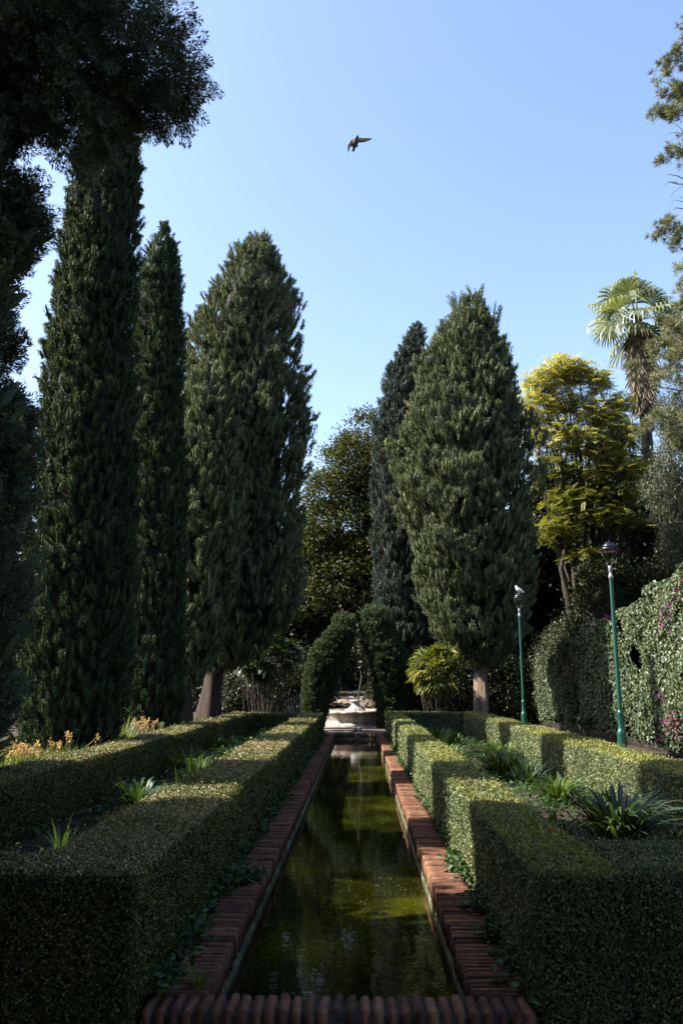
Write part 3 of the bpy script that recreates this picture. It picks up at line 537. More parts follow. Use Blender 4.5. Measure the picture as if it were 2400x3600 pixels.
# dark trees closing the view
GD = 'dark trees closing the garden'
dk = [('dense dark tree behind the left half of the arch', -3.0, 41, [(-3, 41, 7.2, 2.8, 2, 2.6), (-4.6, 41, 5.0, 2.4, 2, 2.4), (-1.6, 41.5, 4.6, 2.0, 2, 2.2), (-3, 41, 2.4, 2.5, 2, 1.6)]),
      ('dense dark tree behind the fountain and right half of the arch', 1.6, 42, [(1.6, 42, 7.6, 2.6, 2, 2.4), (.2, 42, 5.6, 2.0, 2, 2.0), (3.4, 42, 5.2, 2.3, 2, 2.6), (3.5, 42, 2.4, 2.0, 2, 1.8)]),
      ('dark tree behind the trunk of the tall right cypress', 6.4, 40, [(6.4, 40, 6.5, 2.5, 2, 2.5), (7.6, 40, 3.6, 2.2, 2, 2.4), (5.0, 40, 3.4, 2.0, 2, 2.4), (5.5, 41, 9.0, 2.2, 2, 2.2)]),
      ('dark tree under the yellow tree, left of the nearer lamp', 10.2, 43, [(10, 43, 6.6, 2.8, 2, 2.4), (11.6, 43, 4.4, 2.6, 2, 2.2), (9.0, 43, 4.2, 2.4, 2, 2.2)]),
      ('dark tree rising above the vine wall at the right edge', 14.6, 36, [(14.2, 36, 7.6, 2.4, 2, 2.0), (15.8, 36, 5.6, 2.2, 2, 2.4), (12.9, 37, 5.6, 2.0, 2, 1.8)]),
      ('dark tree between the yellow tree and the vine wall top', 12.8, 40, [(12.6, 40, 8.4, 1.9, 1.6, 1.8), (13.6, 40, 5.6, 2.2, 1.8, 2.2), (11.6, 40, 4.6, 2.0, 1.6, 2.0)]),
      ('dark tree filling the gap under the tall fan palm', 15.2, 42, [(15.4, 42, 11.6, 1.9, 1.6, 1.9), (14.4, 42, 9.2, 1.8, 1.6, 1.7), (16.4, 42, 9.0, 2.0, 1.6, 2.2), (15.2, 42, 6.2, 2.2, 1.6, 2.2)]),
      ('dark tree close behind the yellow tree crown', 10.6, 43, [(10.2, 43, 10.6, 1.8, 1.4, 1.7), (12.0, 43, 9.8, 1.7, 1.4, 1.8)]),
      ('dark tree behind the yellow tree trunk', 8.4, 41, [(8.2, 41, 8.0, 2.0, 1.6, 2.0), (9.4, 41, 5.8, 2.0, 1.6, 1.8)]),
      ('dark tree far behind the lower bushy cypress on the left', -9.0, 42, [(-9, 42, 6.4, 2.8, 2, 2.6), (-10.6, 42, 4.0, 2.4, 2, 2.2), (-6.8, 42, 5.0, 2.4, 2, 2.3)])]
for lab, x, y, lobes in dk:
    broadleaf('dark_tree', lab, (x, y, -.1), lobes, M['wood_leaf'], M['bark'], 330, 44, .26, .13, .35, 3.0, GD, spread=.42, shell=.6, core=.62)
for lab, x, y, h_, r_ in [('dark shrub behind the left lady palms', -4.2, 35, 2.6, 1.9), ('dark shrub far left behind the cypress trunks', -8.0, 38, 2.4, 2.2), ('dark shrub just left of the garden steps', -2.7, 36.5, 3.0, 1.5), ('dark shrub right of the garden steps', 2.7, 36, 3.2, 1.8), ('dark shrub behind the pale cypress trunk', 5.6, 36, 3.2, 1.9), ('dark shrub at the far left beyond the bank', -12.5, 40, 3.0, 2.6), ('dark shrub in front of the yellow tree trunk', 10.2, 33.4, 6.4, 1.7), ('dark shrub right of the yellow tree trunk above the vine wall', 12.8, 33.0, 6.6, 1.7), ('dark shrub past the far end of the vine wall', 8.6, 41, 3.4, 1.9)]:
    broadleaf('dark_shrub', lab, (x, y, -.1), [(x, y, h_ * .55, r_, 1.1, h_ * .5), (x + .5 * r_, y - .3, h_ * .35, r_ * .6, .9, h_ * .36), (x - .6 * r_, y - .2, h_ * .32, r_ * .6, .9, h_ * .34)], M['wood_leaf'], M['bark'], int(60 * r_ * h_), 42, .15, .07, .1, .8, 'dark shrubs closing the garden', spread=.25, shell=.75, core=.6, limbs=False, cat='shrub')
for lab, x, y in [('unseen dark tree added behind the viewpoint on the left to dim sky light', -7, -9), ('unseen dark tree added behind the viewpoint in the middle to dim sky light', 0, -11), ('unseen dark tree added behind the viewpoint on the right to dim sky light', 7, -9), ('unseen dark tree added beside the viewpoint on the left to dim sky light', -7.5, -3)]:  # added out of view to block sky light from the near hedge fronts
    broadleaf('dark_tree', lab, (x, y, -.1), [(x, y, 8, 4.2, 3, 4.5), (x, y, 3.0, 3.6, 2.6, 3.0), (x, y, 12.5, 3, 2.4, 3)], M['wood_leaf'], M['bark'], 260, 40, .34, .18, .4, 3.0, GD, spread=.6, shell=.8, core=.82, limbs=False)
# yellow-green tree with feathery leaves
yl = [(11.9, 35, 12.3, .8, .9, .7), (11.7, 35, 13.9, .6, .8, .6), (12.1, 35, 10.9, .8, .9, .6), (9.3, 35, 15.6, .9, .9, .8), (8.40, 35.00, 15.00, 1.01, 1.00, 0.88), (10.00, 35.00, 15.40, 0.78, 0.80, 0.64), (10.90, 35.00, 15.00, 0.67, 0.80, 0.72), (8.00, 35.00, 13.60, 1.12, 1.00, 1.12), (9.40, 35.40, 14.20, 1.01, 1.00, 0.96), (10.40, 35.00, 13.50, 1.01, 1.00, 0.80), (11.30, 35.00, 13.00, 1.01, 0.90, 0.80), (8.60, 35.00, 12.30, 1.23, 1.20, 0.96), (10.00, 35.00, 12.20, 1.12, 1.10, 0.88), (11.20, 35.30, 11.40, 1.12, 1.00, 0.80)]
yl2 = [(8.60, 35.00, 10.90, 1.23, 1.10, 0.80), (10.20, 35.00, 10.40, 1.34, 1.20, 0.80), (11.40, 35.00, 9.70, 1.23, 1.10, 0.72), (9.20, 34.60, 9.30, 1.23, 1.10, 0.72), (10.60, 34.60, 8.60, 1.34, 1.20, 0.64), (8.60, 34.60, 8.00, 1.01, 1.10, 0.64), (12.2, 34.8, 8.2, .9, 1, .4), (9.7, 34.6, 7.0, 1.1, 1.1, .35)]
def pinnate(g, lobes, n, mat_):
    tot = sum(l[3] for l in lobes)
    for (x, y, z, a, b, c) in lobes:
        m = int(n * a / tot); d = rnd_dir(m); C = np.array([x, y, z]) + d * np.array([a, b, c]) * rng.uniform(.35, 1, m)[:, None]
        ax = unit(np.stack([rng.normal(size=m), rng.normal(size=m), rng.normal(-.1, .3, m)], 1)); sd_ = unit(np.cross(ax, np.array([0, 0, 1.0]) + rng.normal(0, .25, (m, 3))))
        nn = np.cross(sd_, ax); K = 9
        for k in range(K):
            for s in (-1, 1):
                tt = (k + .5) / K * .46; P = C + ax * tt + nn * (-.35 * tt * tt); l = .16 * (1 - .5 * abs(k / K - .4))
                g.cards(leaf4(P, sd_ * s + ax * .5 - nn * .15, nn, l * rng.uniform(.8, 1.2, m), .045, .02), mat_)
t = thing('yellow_tree', (10.0, 35, -.1), 'feathery yellow green tree right of the tall right cypress', 'tree')
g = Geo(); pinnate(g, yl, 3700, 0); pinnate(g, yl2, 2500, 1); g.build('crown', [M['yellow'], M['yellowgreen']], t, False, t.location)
g = Geo(); forks = [(9.2, 35, 4.0), (10.2, 35, 4.6), (10.7, 34.8, 5.2)]
g.tube(curve((10, 35, -.2), (9.9, 35, 3.0), 0, 6), np.linspace(.36, .27, 6), 10)
for i, f in enumerate(forks):
    g.tube(curve((9.9, 35, 2.9), f, 0, 5), np.linspace(.24, .17, 5), 8)
for (x, y, z, a, b, c) in yl + yl2:
    f = min(forks, key=lambda q: abs(q[0] - x)); P = curve(np.array(f), (x, y, z), .0, 9, .10); g.tube(P, np.linspace(.13, .022, 9), 6)
    for _ in range(6):
        i = rng.integers(4, 9); d = rnd_dir(1)[0]; g.tube(curve(P[i], np.array([x, y, z]) + d * np.array([a, b, c]), .1, 6, .15), np.linspace(.032, .007, 6), 4)
g.build('trunk', M['bark'], t, True, t.location)
# bare twiggy tree beside it
t = thing('bare_tree', (12.2, 34, -.1), 'leafless dark tree between the yellow tree and the palm', 'tree'); g = Geo()
def twig(p, d, L, r, lev):
    q = p + d * L; P = curve(p, q, rng.normal(0, .1) * L, 6, .12); g.tube(P, np.linspace(r, r * .55, 6), 6 if lev < 2 else 4, caps=False)
    if lev < 5:
        for _ in range(2 if lev < 4 else 3):
            nd = unit(d + rng.normal(0, .5, 3) * np.array([1, .8, .6]) + np.array([.06, 0, .12])); twig(P[-1] if rng.random() < .7 else P[3], nd, L * rng.uniform(.55, .8), r * .58, lev + 1)
twig(np.array([12.2, 34, -.1]), np.array([-.05, 0, 1.0]), 5.2, .17, 0); g.build('trunk', M['bark'], t, True, t.location)

# ---------------------------------------------------------------- fan palms
def fan(g, c, d, up, R_, nseg=22, span=2.1, mat_=0, droop=.35, wid=1.0):
    d = unit(np.array(d, float)); s = unit(np.cross(d, up)); n = np.cross(s, d)
    for k in range(nseg):
        a = (k / (nseg - 1) - .5) * 2 * span; v = math.cos(a) * d + math.sin(a) * s; sw = R_ * span / nseg * .95 * wid; tv = -math.sin(a) * d + math.cos(a) * s
        p0 = c; p1 = c + v * R_ * .55 + n * .02; p2 = c + v * R_ * .85 - np.array([0, 0, droop * R_ * .25]); p3 = c + v * R_ * (1.0 - droop * .15) - np.array([0, 0, droop * R_ * .7])
        fo = n * sw * .35 * (1 if k % 2 else -1)
        g.add([p0, p1 - tv * sw * .6, p1 + tv * sw * .6 + fo, p2 + tv * sw * .4 + fo, p2 - tv * sw * .4, p3], [(1, 2, 3, 4)], [(0, 2, 1), (4, 3, 5)], mat_)
def fan_palm(label, x, y, top, R_, nleaf, skirt_len, lean=0):
    t = thing('fan_palm', (x, y, -.1), label, 'palm', 'fan palms'); crown = np.array([x + lean, y, top])
    g = Geo()
    for i in range(nleaf):
        az = i * 2.4 + rng.normal(0, .2); el = R(80 - 125 * (i / nleaf) + rng.normal(0, 8)); d = np.array([math.cos(az) * math.cos(el), math.sin(az) * math.cos(el), math.sin(el)])
        pl = R_ * rng.uniform(.42, .78); p = crown + d * pl; g.tube([crown + d * .1, crown + d * pl * .6 + np.array([0, 0, .03]), p], [.035, .025, .018], 5, 0)
        fan(g, p, unit(d + np.array([0, 0, -.25])), np.array([0, 0, 1.0]) + rng.normal(0, .3, 3), R_ * rng.uniform(.42, .62), 22, 1.75, 0, rng.uniform(.35, .7))
    g.build('fronds', M['palm'], t, False, t.location)
    g = Geo(); n = int(skirt_len * 26)
    for i in range(n):
        az = i * 2.4; f = i / n; z = top - .15 - f * skirt_len; r_ = (.42 - .24 * f) * R_ * .55; d = np.array([math.cos(az), math.sin(az), 0])
        c = np.array([x + lean * (z / top), y, z]) + d * r_ * .5; fan(g, c, unit(d * .28 + np.array([0, 0, -1.0])), d, R_ * rng.uniform(.36, .6), 12, .6, 0, .1, 1.3)
    g.build('skirt', M['thatch'], t, False, t.location)
    g = Geo(); g.tube([(x, y, -.2), (x + lean * .5, y, top * .5), tuple(crown)], [.34, .27, .22], 12); g.build('trunk', M['bark'], t, True, t.location)
fan_palm('tall fan palm with a shaggy brown skirt above the trees on the right', 13.25, 36, 18.4, 2.2, 24, 3.8)
fan_palm('smaller fan palm half hidden behind the yellow tree', 13.3, 44, 13.4, 2.0, 22, 2.0)

# ---------------------------------------------------------------- pine at the right edge
t = thing('pine_tree', (15.8, 28.5, -.1), 'tall grey green pine at the right edge with some bare branches', 'tree'); gn = Geo(); gb = Geo()
gb.tube(curve((15.8, 28.5, -.2), (15.4, 28.5, 29), 0, 12, .01), np.linspace(.42, .08, 12), 10)
def tufts(P, n, s, L):
    i = rng.integers(max(1, len(P) // 3), len(P), n); C = P[i] + rng.normal(0, s, (n, 3)); K = 46
    D = unit(rng.normal(0, .75, (n, K, 3)) + unit(P[-1] - P[0]) * .7 + np.array([0, 0, .25])); l = L * rng.uniform(.6, 1.2, (n, K))
    Pn = np.repeat(C[:, None], K, 1) + D * .02; gn.cards(leaf4(Pn.reshape(-1, 3), D.reshape(-1, 3), rnd_dir(n * K), l.ravel(), .02, 0))
for z, reach, leafy in [(26.6, 2.1, 1), (25.2, 2.75, 1), (24.4, 2.3, 1), (23.4, 2.2, 0), (22.4, 2.3, 0), (21.8, 2.3, 1), (21.0, 2.9, 0), (19.8, 2.6, 0), (18.6, 2.9, 1), (17.6, 3.0, 1), (16.8, 2.9, 1), (16.1, 3.0, 1), (15.3, 3.3, 1), (14.6, 3.7, 1), (13.8, 3.8, 1), (13.2, 4.2, 1), (12.7, 4.5, 1), (12.0, 4.4, 1), (11.4, 4.2, 0), (10.8, 4.2, 1), (10.0, 4.0, 1), (9.2, 4.0, 0)]:
    for rep in range(2):
        p0 = np.array([15.6, 28.5, z - .4 + rng.normal(0, .2)]); p1 = np.array([15.6 - (reach + (.4 if z < 20 else .55)) * rng.uniform(.72, 1.0), 28.5 + rng.normal(0, .8), z + .35 + rng.normal(0, .25)]); P = curve(p0, p1, -.25, 10, .04)
        gb.tube(P, np.linspace(.055, .012, 10), 6)
        for _ in range(5):
            i = rng.integers(3, 10); q = P[i] + unit(rng.normal(0, .6, 3) + np.array([-.8, 0, .25])) * rng.uniform(.4, .95); Q = curve(P[i], q, .1, 6, .1); gb.tube(Q, np.linspace(.016, .005, 6), 4)
            if leafy: tufts(Q, 12, .12, .24)
        if leafy: tufts(P, 22, .16, .26)
gn.build('needles', M['pine'], t, False, t.location); gb.build('trunk', M['bark'], t, True, t.location)
# drooping grey tree below it
t = thing('pepper_tree', (14.2, 32, -.1), 'drooping grey leaved tree below the pine at the right edge', 'tree'); g = Geo()
for (x, y, z, a, c) in [(13.0, 32, 13.0, .9, 1.2), (13.6, 32, 12.2, 1.1, 1.3), (12.9, 32, 11.2, 1.1, 1.3), (12.4, 32, 9.6, .9, 1.4), (13.7, 32, 9.9, 1.3, 1.6), (13.2, 31.7, 8.0, 1.1, 1.4), (14.6, 32, 8.2, 1.4, 1.6), (12.5, 32, 7.4, .7, 1.0)]:
    m = 190; d = rnd_dir(m); C = np.array([x, y, z]) + d * np.array([a, a, c]) * rng.uniform(.4, 1, m)[:, None]; K = 26; tt = rng.random((m, K)) * rng.uniform(.5, 1.3, (m, 1))
    P = C[:, None] + np.stack([.12 * d[:, 0:1] * tt, .12 * d[:, 1:2] * tt, -tt], -1) + rng.normal(0, .05, (m, K, 3)); A = rng.normal(0, .5, (m, K, 3)) + np.array([0, 0, -.7])
    g.cards(leaf4(P.reshape(-1, 3), A.reshape(-1, 3), rnd_dir(m * K), .15 * rng.uniform(.6, 1.3, m * K), .03))
g.build('crown', M['pepper'], t, False, t.location); g = Geo(); g.tube(curve((14.2, 32, -.2), (13.6, 32, 7), 0, 8, .05), np.linspace(.3, .16, 8), 9)
for q in [(12.3, 32, 11.8), (12.0, 32, 9.4), (14.8, 32, 10), (13.4, 31.6, 12.2), (12.6, 31.8, 8.6)]: g.tube(curve((13.6, 32, 6.6), q, .3, 9, .12), np.linspace(.12, .02, 9), 7)
g.build('trunk', M['bark'], t, True, t.location)

# distant woodland mass behind everything
g = Geo(); n = 26000; X = rng.uniform(-34, 48, n); Y = 56 + rng.uniform(0, 8, n); hz = 5.5 + 3 * noise(np.stack([X, X * 0, X * 0], 1), .16) + 7.0 * np.clip((X - 4) / 14, 0, 1) - 2.5 * (X < -14)
hz = np.clip(hz, 2.5, 15); P = np.stack([X, Y, hz * rng.random(n) ** .8 + .3], 1)
g.cards(leaf4(P, rnd_dir(n), unit(rnd_dir(n) + np.array([0, -.6, .4])), rng.uniform(.5, 1.1, n), rng.uniform(.3, .6, n)))
tag(g.build('far_woodland', M['wood_leaf']), kind='stuff')

# ================================================================= VINE WALL on the right
t = thing('vine_covered_wall', (7.6, 25, -.1), 'long stepped garden wall smothered in ivy and magenta blossom on the right', 'wall')
segs = [(12.0, 18.0, 4.25, 7.05), (18.0, 20.6, 4.0, 7.1), (20.6, 24.0, 3.75, 7.4), (24.0, 28.0, 3.5, 7.4), (28.0, 31.2, 3.15, 7.4), (31.2, 38.5, 2.62, 7.4)]
g = Geo()
for y0, y1, zt, xf in segs: g.box((7.55, y0 + (.002 if y0 > 12 else 0), -.1), (7.95, y1, zt - .12))
g.build('wall', M['stonewall'], t, False, t.location)
gl = Geo(); gf = Geo(); gl2 = Geo()
for y0, y1, zt, xf in segs:
    gl.box((xf + .1, y0 + .06, .15), (7.5, y1 - .06, zt - .16), 1)
    for f in 'stnf':
        area = {'s': (y1 - y0) * zt, 't': (y1 - y0) * 1.0, 'n': zt * .8, 'f': zt * .8}[f]; n = int(area * 1150); u = rng.random((n, 2))
        lo = np.array([xf, y0, .12]); hi = np.array([8.05, y1, zt])
        if f == 's': P = np.stack([np.full(n, xf), y0 + u[:, 0] * (y1 - y0), lo[2] + u[:, 1] * (zt - lo[2])], 1)
        elif f == 't': P = np.stack([xf + u[:, 0] * (8.05 - xf), y0 + u[:, 1] * (y1 - y0), np.full(n, zt)], 1)
        else: P = np.stack([xf + u[:, 0] * (8.05 - xf), np.full(n, y0 if f == 'n' else y1), lo[2] + u[:, 1] * (zt - lo[2])], 1)
        q = np.clip(P, lo + .22, hi - .22); q[:, 2] = np.where(P[:, 2] < .4, P[:, 2], q[:, 2]); N = unit(P - q)
        bulge = .10 * noise(P, 1.0, 2) + .07 * noise(P, 2.8, 5); 
        if f == 's': keep = (P[:, 2] > .45 + .35 * noise(P, .9, 3)) | (rng.random(n) < .25); 
        else: keep = np.ones(n, bool)
        P = (q + N * (.22 + bulge - .12 * rng.random(n))[:, None])[keep]; N = N[keep]; n = len(P)
        NN = unit(N + rnd_dir(n) * .6 + np.array([0, 0, .2])); A = unit(np.cross(NN, rnd_dir(n)) + np.array([0, 0, -.5])); l = .085 * rng.uniform(.5, 1.3, n); leaf6(gl, P, A, NN, l, l * .82, .12)
        mk = (noise(P, .75, 6) > .45) & (rng.random(n) < (.022 if y1 < 21 else .004)); k = int(mk.sum())
        if k:
            C = np.repeat(P[mk] + N[mk] * .05, 7, 0) + rng.normal(0, .035, (k * 7, 3)); gf.cards(leaf4(C, rnd_dir(k * 7), rnd_dir(k * 7), .05, .045, .1))
gl.build('ivy', [M['ivy'], M['core']], t, False, t.location); gf.build('blossom', M['magenta'], t, False, t.location)
# grey shrub above the wall
broadleaf('grey_shrub', 'loose grey green shrub showing above the far end of the vine wall', (8.2, 33.5, -.1), [(8.2, 33.5, 3.1, .95, .9, .95), (7.7, 33.5, 2.4, .7, .8, .8), (8.9, 33.5, 2.8, .6, .8, .8)], M['pepper'], M['bark'], 150, 60, .09, .035, .08, 1.2, spread=.2, shell=.3, cat='shrub')
# ================================================================= LADY PALMS
def lady_palm(label, x, y, rx, z0, z1, nf, leaf, ncane):
    t = thing('lady_palm', (x, y, -.1), label, 'palm', 'clumps of lady palm'); g = Geo(); gc = Geo()
    for i in range(ncane):
        a = i * 2.4; r_ = rx * .75 * math.sqrt((i + .5) / ncane); p = np.array([x + r_ * .55 * math.cos(a), y + r_ * .55 * math.sin(a), -.1]); q = np.array([x + r_ * math.cos(a), y + r_ * math.sin(a), rng.uniform(z0 + .2, z1 - .35)]); gc.tube(curve(p, q, 0, 5, .04), [.022, .022, .02, .02, .018], 6)
    for i in range(nf):
        d = rnd_dir(1)[0]; d[2] = d[2] * .9 + .1; c = np.array([x, y, (z0 + z1) / 2]) + d * np.array([rx * .72, rx * .72, (z1 - z0) * .40]) * rng.uniform(.6, 1); dd = unit(d + np.array([0, 0, .15]) + rng.normal(0, .3, 3)); s = unit(np.cross(dd, rng.normal(0, .4, 3) + np.array([0, 0, 1.0]))); n_ = np.cross(s, dd)
        gc.tube([c - dd * .25, c], [.008, .006], 4, caps=False)
        for k in range(9):
            an = (k / 8 - .5) * 2.7 + rng.normal(0, .05); v = math.cos(an) * dd + math.sin(an) * s; L = .44 * rng.uniform(.8, 1.15) * (.75 + .25 * math.cos(an)); w_ = .036; tv = -math.sin(an) * dd + math.cos(an) * s
            p1 = c + v * L * .5 + n_ * .03; p2 = c + v * L - np.array([0, 0, .10]); g.add([c, p1 - tv * w_, p1 + tv * w_, p2 - tv * w_ * .35, p2 + tv * w_ * .35], [(1, 2, 4, 3)], [(0, 2, 1)])
    g.build('fronds', leaf, t, False, t.location); gc.build('canes', M['bark'], t, True, t.location)
lady_palm('sunlit yellow green lady palm clump beside the pale cypress trunk', 2.70, 28.85, 1.12, 1.0, 2.95, 150, M['rhapis'], 16)
lady_palm('tall shaded lady palm clump left of the arch with bare canes', -3.15, 28.0, 1.35, 1.5, 3.3, 190, M['rhapdark'], 30)

# ================================================================= STRAP-LEAVED CLUMPS, WEEDS, GRASS
def blades(g, c, n, h, spread, wd, arch_=1.0, mat_=0, rad=.12):
    for i in range(n):
        az = rng.uniform(0, 6.283); d = np.array([math.cos(az), math.sin(az), 0]); H_ = h * rng.uniform(.55, 1.1); sp = spread * rng.uniform(.25, 1.1); c0 = np.array(c) + d * rad * rng.random() + np.array([0, 0, -.02]); s = np.array([-d[1], d[0], 0]); ww = wd * rng.uniform(.75, 1.2)
        V = []; ns = 7
        for k in range(ns):
            u = k / (ns - 1); p = c0 + d * sp * u ** 1.5 + np.array([0, 0, H_ * (u * 1.55 - arch_ * .62 * u ** 2.6 * (1 + sp))]); w_ = ww * (1 - u ** 2.2) * .5 + .0015; V += [p - s * w_ - np.array([0, 0, w_ * .4]), p + s * w_ - np.array([0, 0, w_ * .4]) * 0]
        g.add(V, [(2 * k, 2 * k + 1, 2 * k + 3, 2 * k + 2) for k in range(ns - 1)], None, mat_)
def clump(label, x, y, n, h, spread, wd, m, arch_=1.0, rad=.14, z=-.04):
    g = Geo(); blades(g, (x, y, z), int(n * 1.5), h, spread, wd, arch_, 0, rad); o = g.build('strap_leaf_plant', M[m], None, True, (x, y, z)); return tag(o, label, 'plant', 'strap leaved plants in the beds')
clump('big dark blue green strap leaved plant nearest on the right', 2.62, 8.75, 120, .62, .62, .050, 'bluestrap', .8, .22)
clump('large arching light green strap leaved clump in the middle of the right bed', 2.55, 15.2, 130, .58, .62, .040, 'strap', 1.05, .30)
clump('small dark upright strap leaved plant just before the arching clump in the right bed', 2.66, 13.6, 40, .46, .35, .034, 'bluestrap', .7, .16)
clump('sunlit strap leaved clump farther back in the right bed', 2.35, 20.6, 90, .5, .5, .038, 'strap', 1.0, .25)
clump('farthest strap leaved clump in the right bed, below the cross hedge', 2.15, 23.6, 80, .5, .5, .038, 'strap', 1.0, .28)
clump('bright strap leaved clump beside the single yellow flower in the right bed', 2.75, 11.9, 70, .46, .48, .034, 'strap', 1.0, .2)
clump('low strap leaved clump against the pool side hedge near the front of the right bed', 1.75, 11.0, 60, .40, .42, .032, 'strap', 1.0, .2)
clump('tiny strap leaved sprout left of the big plant on the right', 2.15, 9.6, 12, .3, .3, .026, 'strap', .9, .06)
clump('bright sunlit strap leaved clump in the left bed', -2.95, 15.0, 75, .60, .55, .036, 'strap', 1.0, .2)
clump('yellow green backlit strap leaved clump beside the sunlit hedge top in the left bed', -2.45, 12.9, 55, .62, .42, .034, 'strap', .9, .14)
clump('broad strap leaved clump farther back in the left bed', -3.05, 19.0, 95, .6, .6, .038, 'strap', 1.0, .3)
clump('small strap leaved clump at the far end of the left bed', -2.35, 22.6, 45, .6, .45, .036, 'strap', 1.0, .2)
clump('smallest strap leaved clump at the far end of the left bed by the pool hedge', -2.1, 24.0, 28, .62, .35, .036, 'strap', .9, .12)
clump('shaded strap leaved clump low against the left outer hedge', -2.9, 11.0, 60, .5, .5, .034, 'bluestrap', 1.0, .22)
clump('few lit blades poking up behind the left hedge top', -2.02, 9.9, 14, .62, .30, .030, 'strap', .5, .2)
clump('thin sprout with a lit blade at the near end of the left bed', -2.75, 7.9, 9, .42, .3, .022, 'strap', .7, .08)
clump('mid sized strap leaved clump against the outer hedge midway along the right bed', 3.0, 17.9, 80, .5, .55, .036, 'strap', 1.0, .25)
clump('low strap leaved patch against the pool side hedge of the right bed', 1.9, 18.4, 90, .42, .5, .034, 'strap', 1.05, .35)
clump('low strap leaved patch at the very front of the right bed', 3.1, 7.3, 60, .4, .45, .036, 'bluestrap', .95, .25)
clump('shaded strap leaved patch beyond the bright sunlit clump in the left bed', -2.5, 17.0, 80, .5, .5, .034, 'bluestrap', 1.0, .3)
g = Geo()                                         # low leafy plants in the beds
def rosette(g, C, n, ls, sp, up=.35, mat_=0, lw=.6):
    m = len(C); P = (C[:, None] + rng.normal(0, 1, (m, n, 3)) * np.array([sp, sp, sp * .55]) + np.array([0, 0, sp * .7])).reshape(-1, 3); A = rnd_dir(m * n) * np.array([1, 1, .4]) + np.array([0, 0, up]); N = unit(np.array([0, 0, 1.0]) + rng.normal(0, .4, (m * n, 3))); l = ls * rng.uniform(.55, 1.25, m * n); leaf6(g, P, A, N, l, l * lw, .1, mat_)
C = np.stack([rng.uniform(-3.4, -1.85, 330), rng.uniform(5, 25.8, 330), np.full(330, 0.0)], 1); rosette(g, C, 16, .075, .10)
C = np.stack([rng.uniform(3.0, 3.42, 90), rng.uniform(5.5, 27, 90), np.full(90, -.03)], 1); rosette(g, C, 16, .07, .10)
C = np.stack([rng.uniform(1.4, 3.4, 1000), rng.uniform(5.5, 27, 1000), np.full(1000, -.03)], 1); rosette(g, C, 12, .06, .07)
tag(g.build('low_bed_weeds', M['weed']), kind='stuff')
g = Geo(); y = 4.5 + 22 * rng.random(430) ** 1.2; C = np.stack([-1.105 + rng.normal(0, .03, 430), y, np.full(430, -.03) + rng.random(430) * .08], 1); keep = noise(C * np.array([0, 1, 0]), 1.7) + rng.normal(0, .4, 430) > -.45; rosette(g, C[keep], 13, .062, .048, .3)
y = 4.5 + 22 * rng.random(330); C = np.stack([.90 + rng.normal(0, .025, 330), y, np.full(330, -.03) + rng.random(330) * .08], 1); keep = noise(C * np.array([0, 1, 0]), 1.5, 3) + rng.normal(0, .4, 330) > -.3; rosette(g, C[keep], 13, .058, .042, .3)
# thicker patches that spread onto the bricks
for cx, cyy, nn, sp in [(-1.02, 7.05, 16, .07), (-.97, 7.2, 14, .07), (-1.10, 5.6, 18, .06), (.90, 6.45, 16, .06), (.92, 5.6, 18, .07), (.93, 5.0, 16, .06), (.86, 7.6, 12, .06), (.98, 4.75, 14, .06)]:
    C = np.array([cx, cyy, .0]) + rng.normal(0, 1, (nn, 3)) * np.array([sp, .14, .03]); rosette(g, C, 12, .065, .045, .35)
tag(g.build('coping_weeds', M['weed']), kind='stuff')
g = Geo(); blades(g, (-.86, 4.78, -.01), 34, .13, .09, .006, .6, 0, .04); tag(g.build('grass_tuft', M['grass'], None, False, (-.86, 4.78, 0)), 'small grass tuft growing from the front left corner of the brick edge', 'grass tuft')
# grass and flowers on the bank
g = Geo(); n = 15000; X = rng.uniform(-6.6, -4.12, n); Y = rng.uniform(8, 27, n); keep = (noise(np.stack([X, Y, X * 0], 1), .7, 2) + .5 * ((Y > 9.5) & (Y < 13.8)) + .2 > 0); X, Y = X[keep], Y[keep]; n = len(X)
P = np.stack([X, Y, np.full(n, .3)], 1); A = rng.normal(0, .35, (n, 3)) + np.array([0, 0, 1.0]); g.cards(leaf4(P, A, rnd_dir(n), rng.uniform(.16, .42, n), .018, .05)); tag(g.build('bank_grass', M['grass']), kind='stuff')
def flower_clump(label, x, y, n, h, sp, spread=.4):
    g = Geo()
    blades(g, (x, y, .28), n * 2, h * .55, spread * .8, .010, .7, 0, .06)
    for i in range(n):
        p = np.array([x + rng.normal(0, .03), y + rng.normal(0, .03), .28]); q = np.array([x + rng.normal(0, spread), y + rng.normal(0, .22), .3 + h * rng.uniform(.6, 1.1)]); g.tube(curve(p, q, 0, 5, .06), [.006, .006, .005, .005, .004], 4, 0, caps=False)
        k = 14; C = q + rng.normal(0, 1, (k, 3)) * np.array([.016, .016, .028]); g.cards(leaf4(C, rnd_dir(k), rnd_dir(k), .034, .03, .1), 1)
    tag(g.build('orange_flower_plant', [M['straw'], M['orange']], None, False, (x, y, .3)), label, 'flowers', 'orange flowering plants on the bank')
flower_clump('bushy orange flowering plant at the left edge behind the hedge', -4.95, 12.4, 44, .38, .06, .28)
flower_clump('few tall orange flower stalks standing right of the bushy flowering plant', -4.65, 13.4, 12, .48, .06, .16)
flower_clump('pale orange flowering plant between the two slim cypresses', -4.5, 17.6, 22, .5, .08, .18)
g = Geo(); blades(g, (-4.62, 16.2, .3), 90, .6, .35, .012, .7, 0, .24); blades(g, (-4.62, 16.2, .3), 12, .8, .25, .012, .5, 0, .15); tag(g.build('tall_grass_tuft', M['grass'], None, False, (-4.62, 16.2, .3)), 'tall pale grass tuft at the foot of the tallest slim cypress', 'grass tuft')
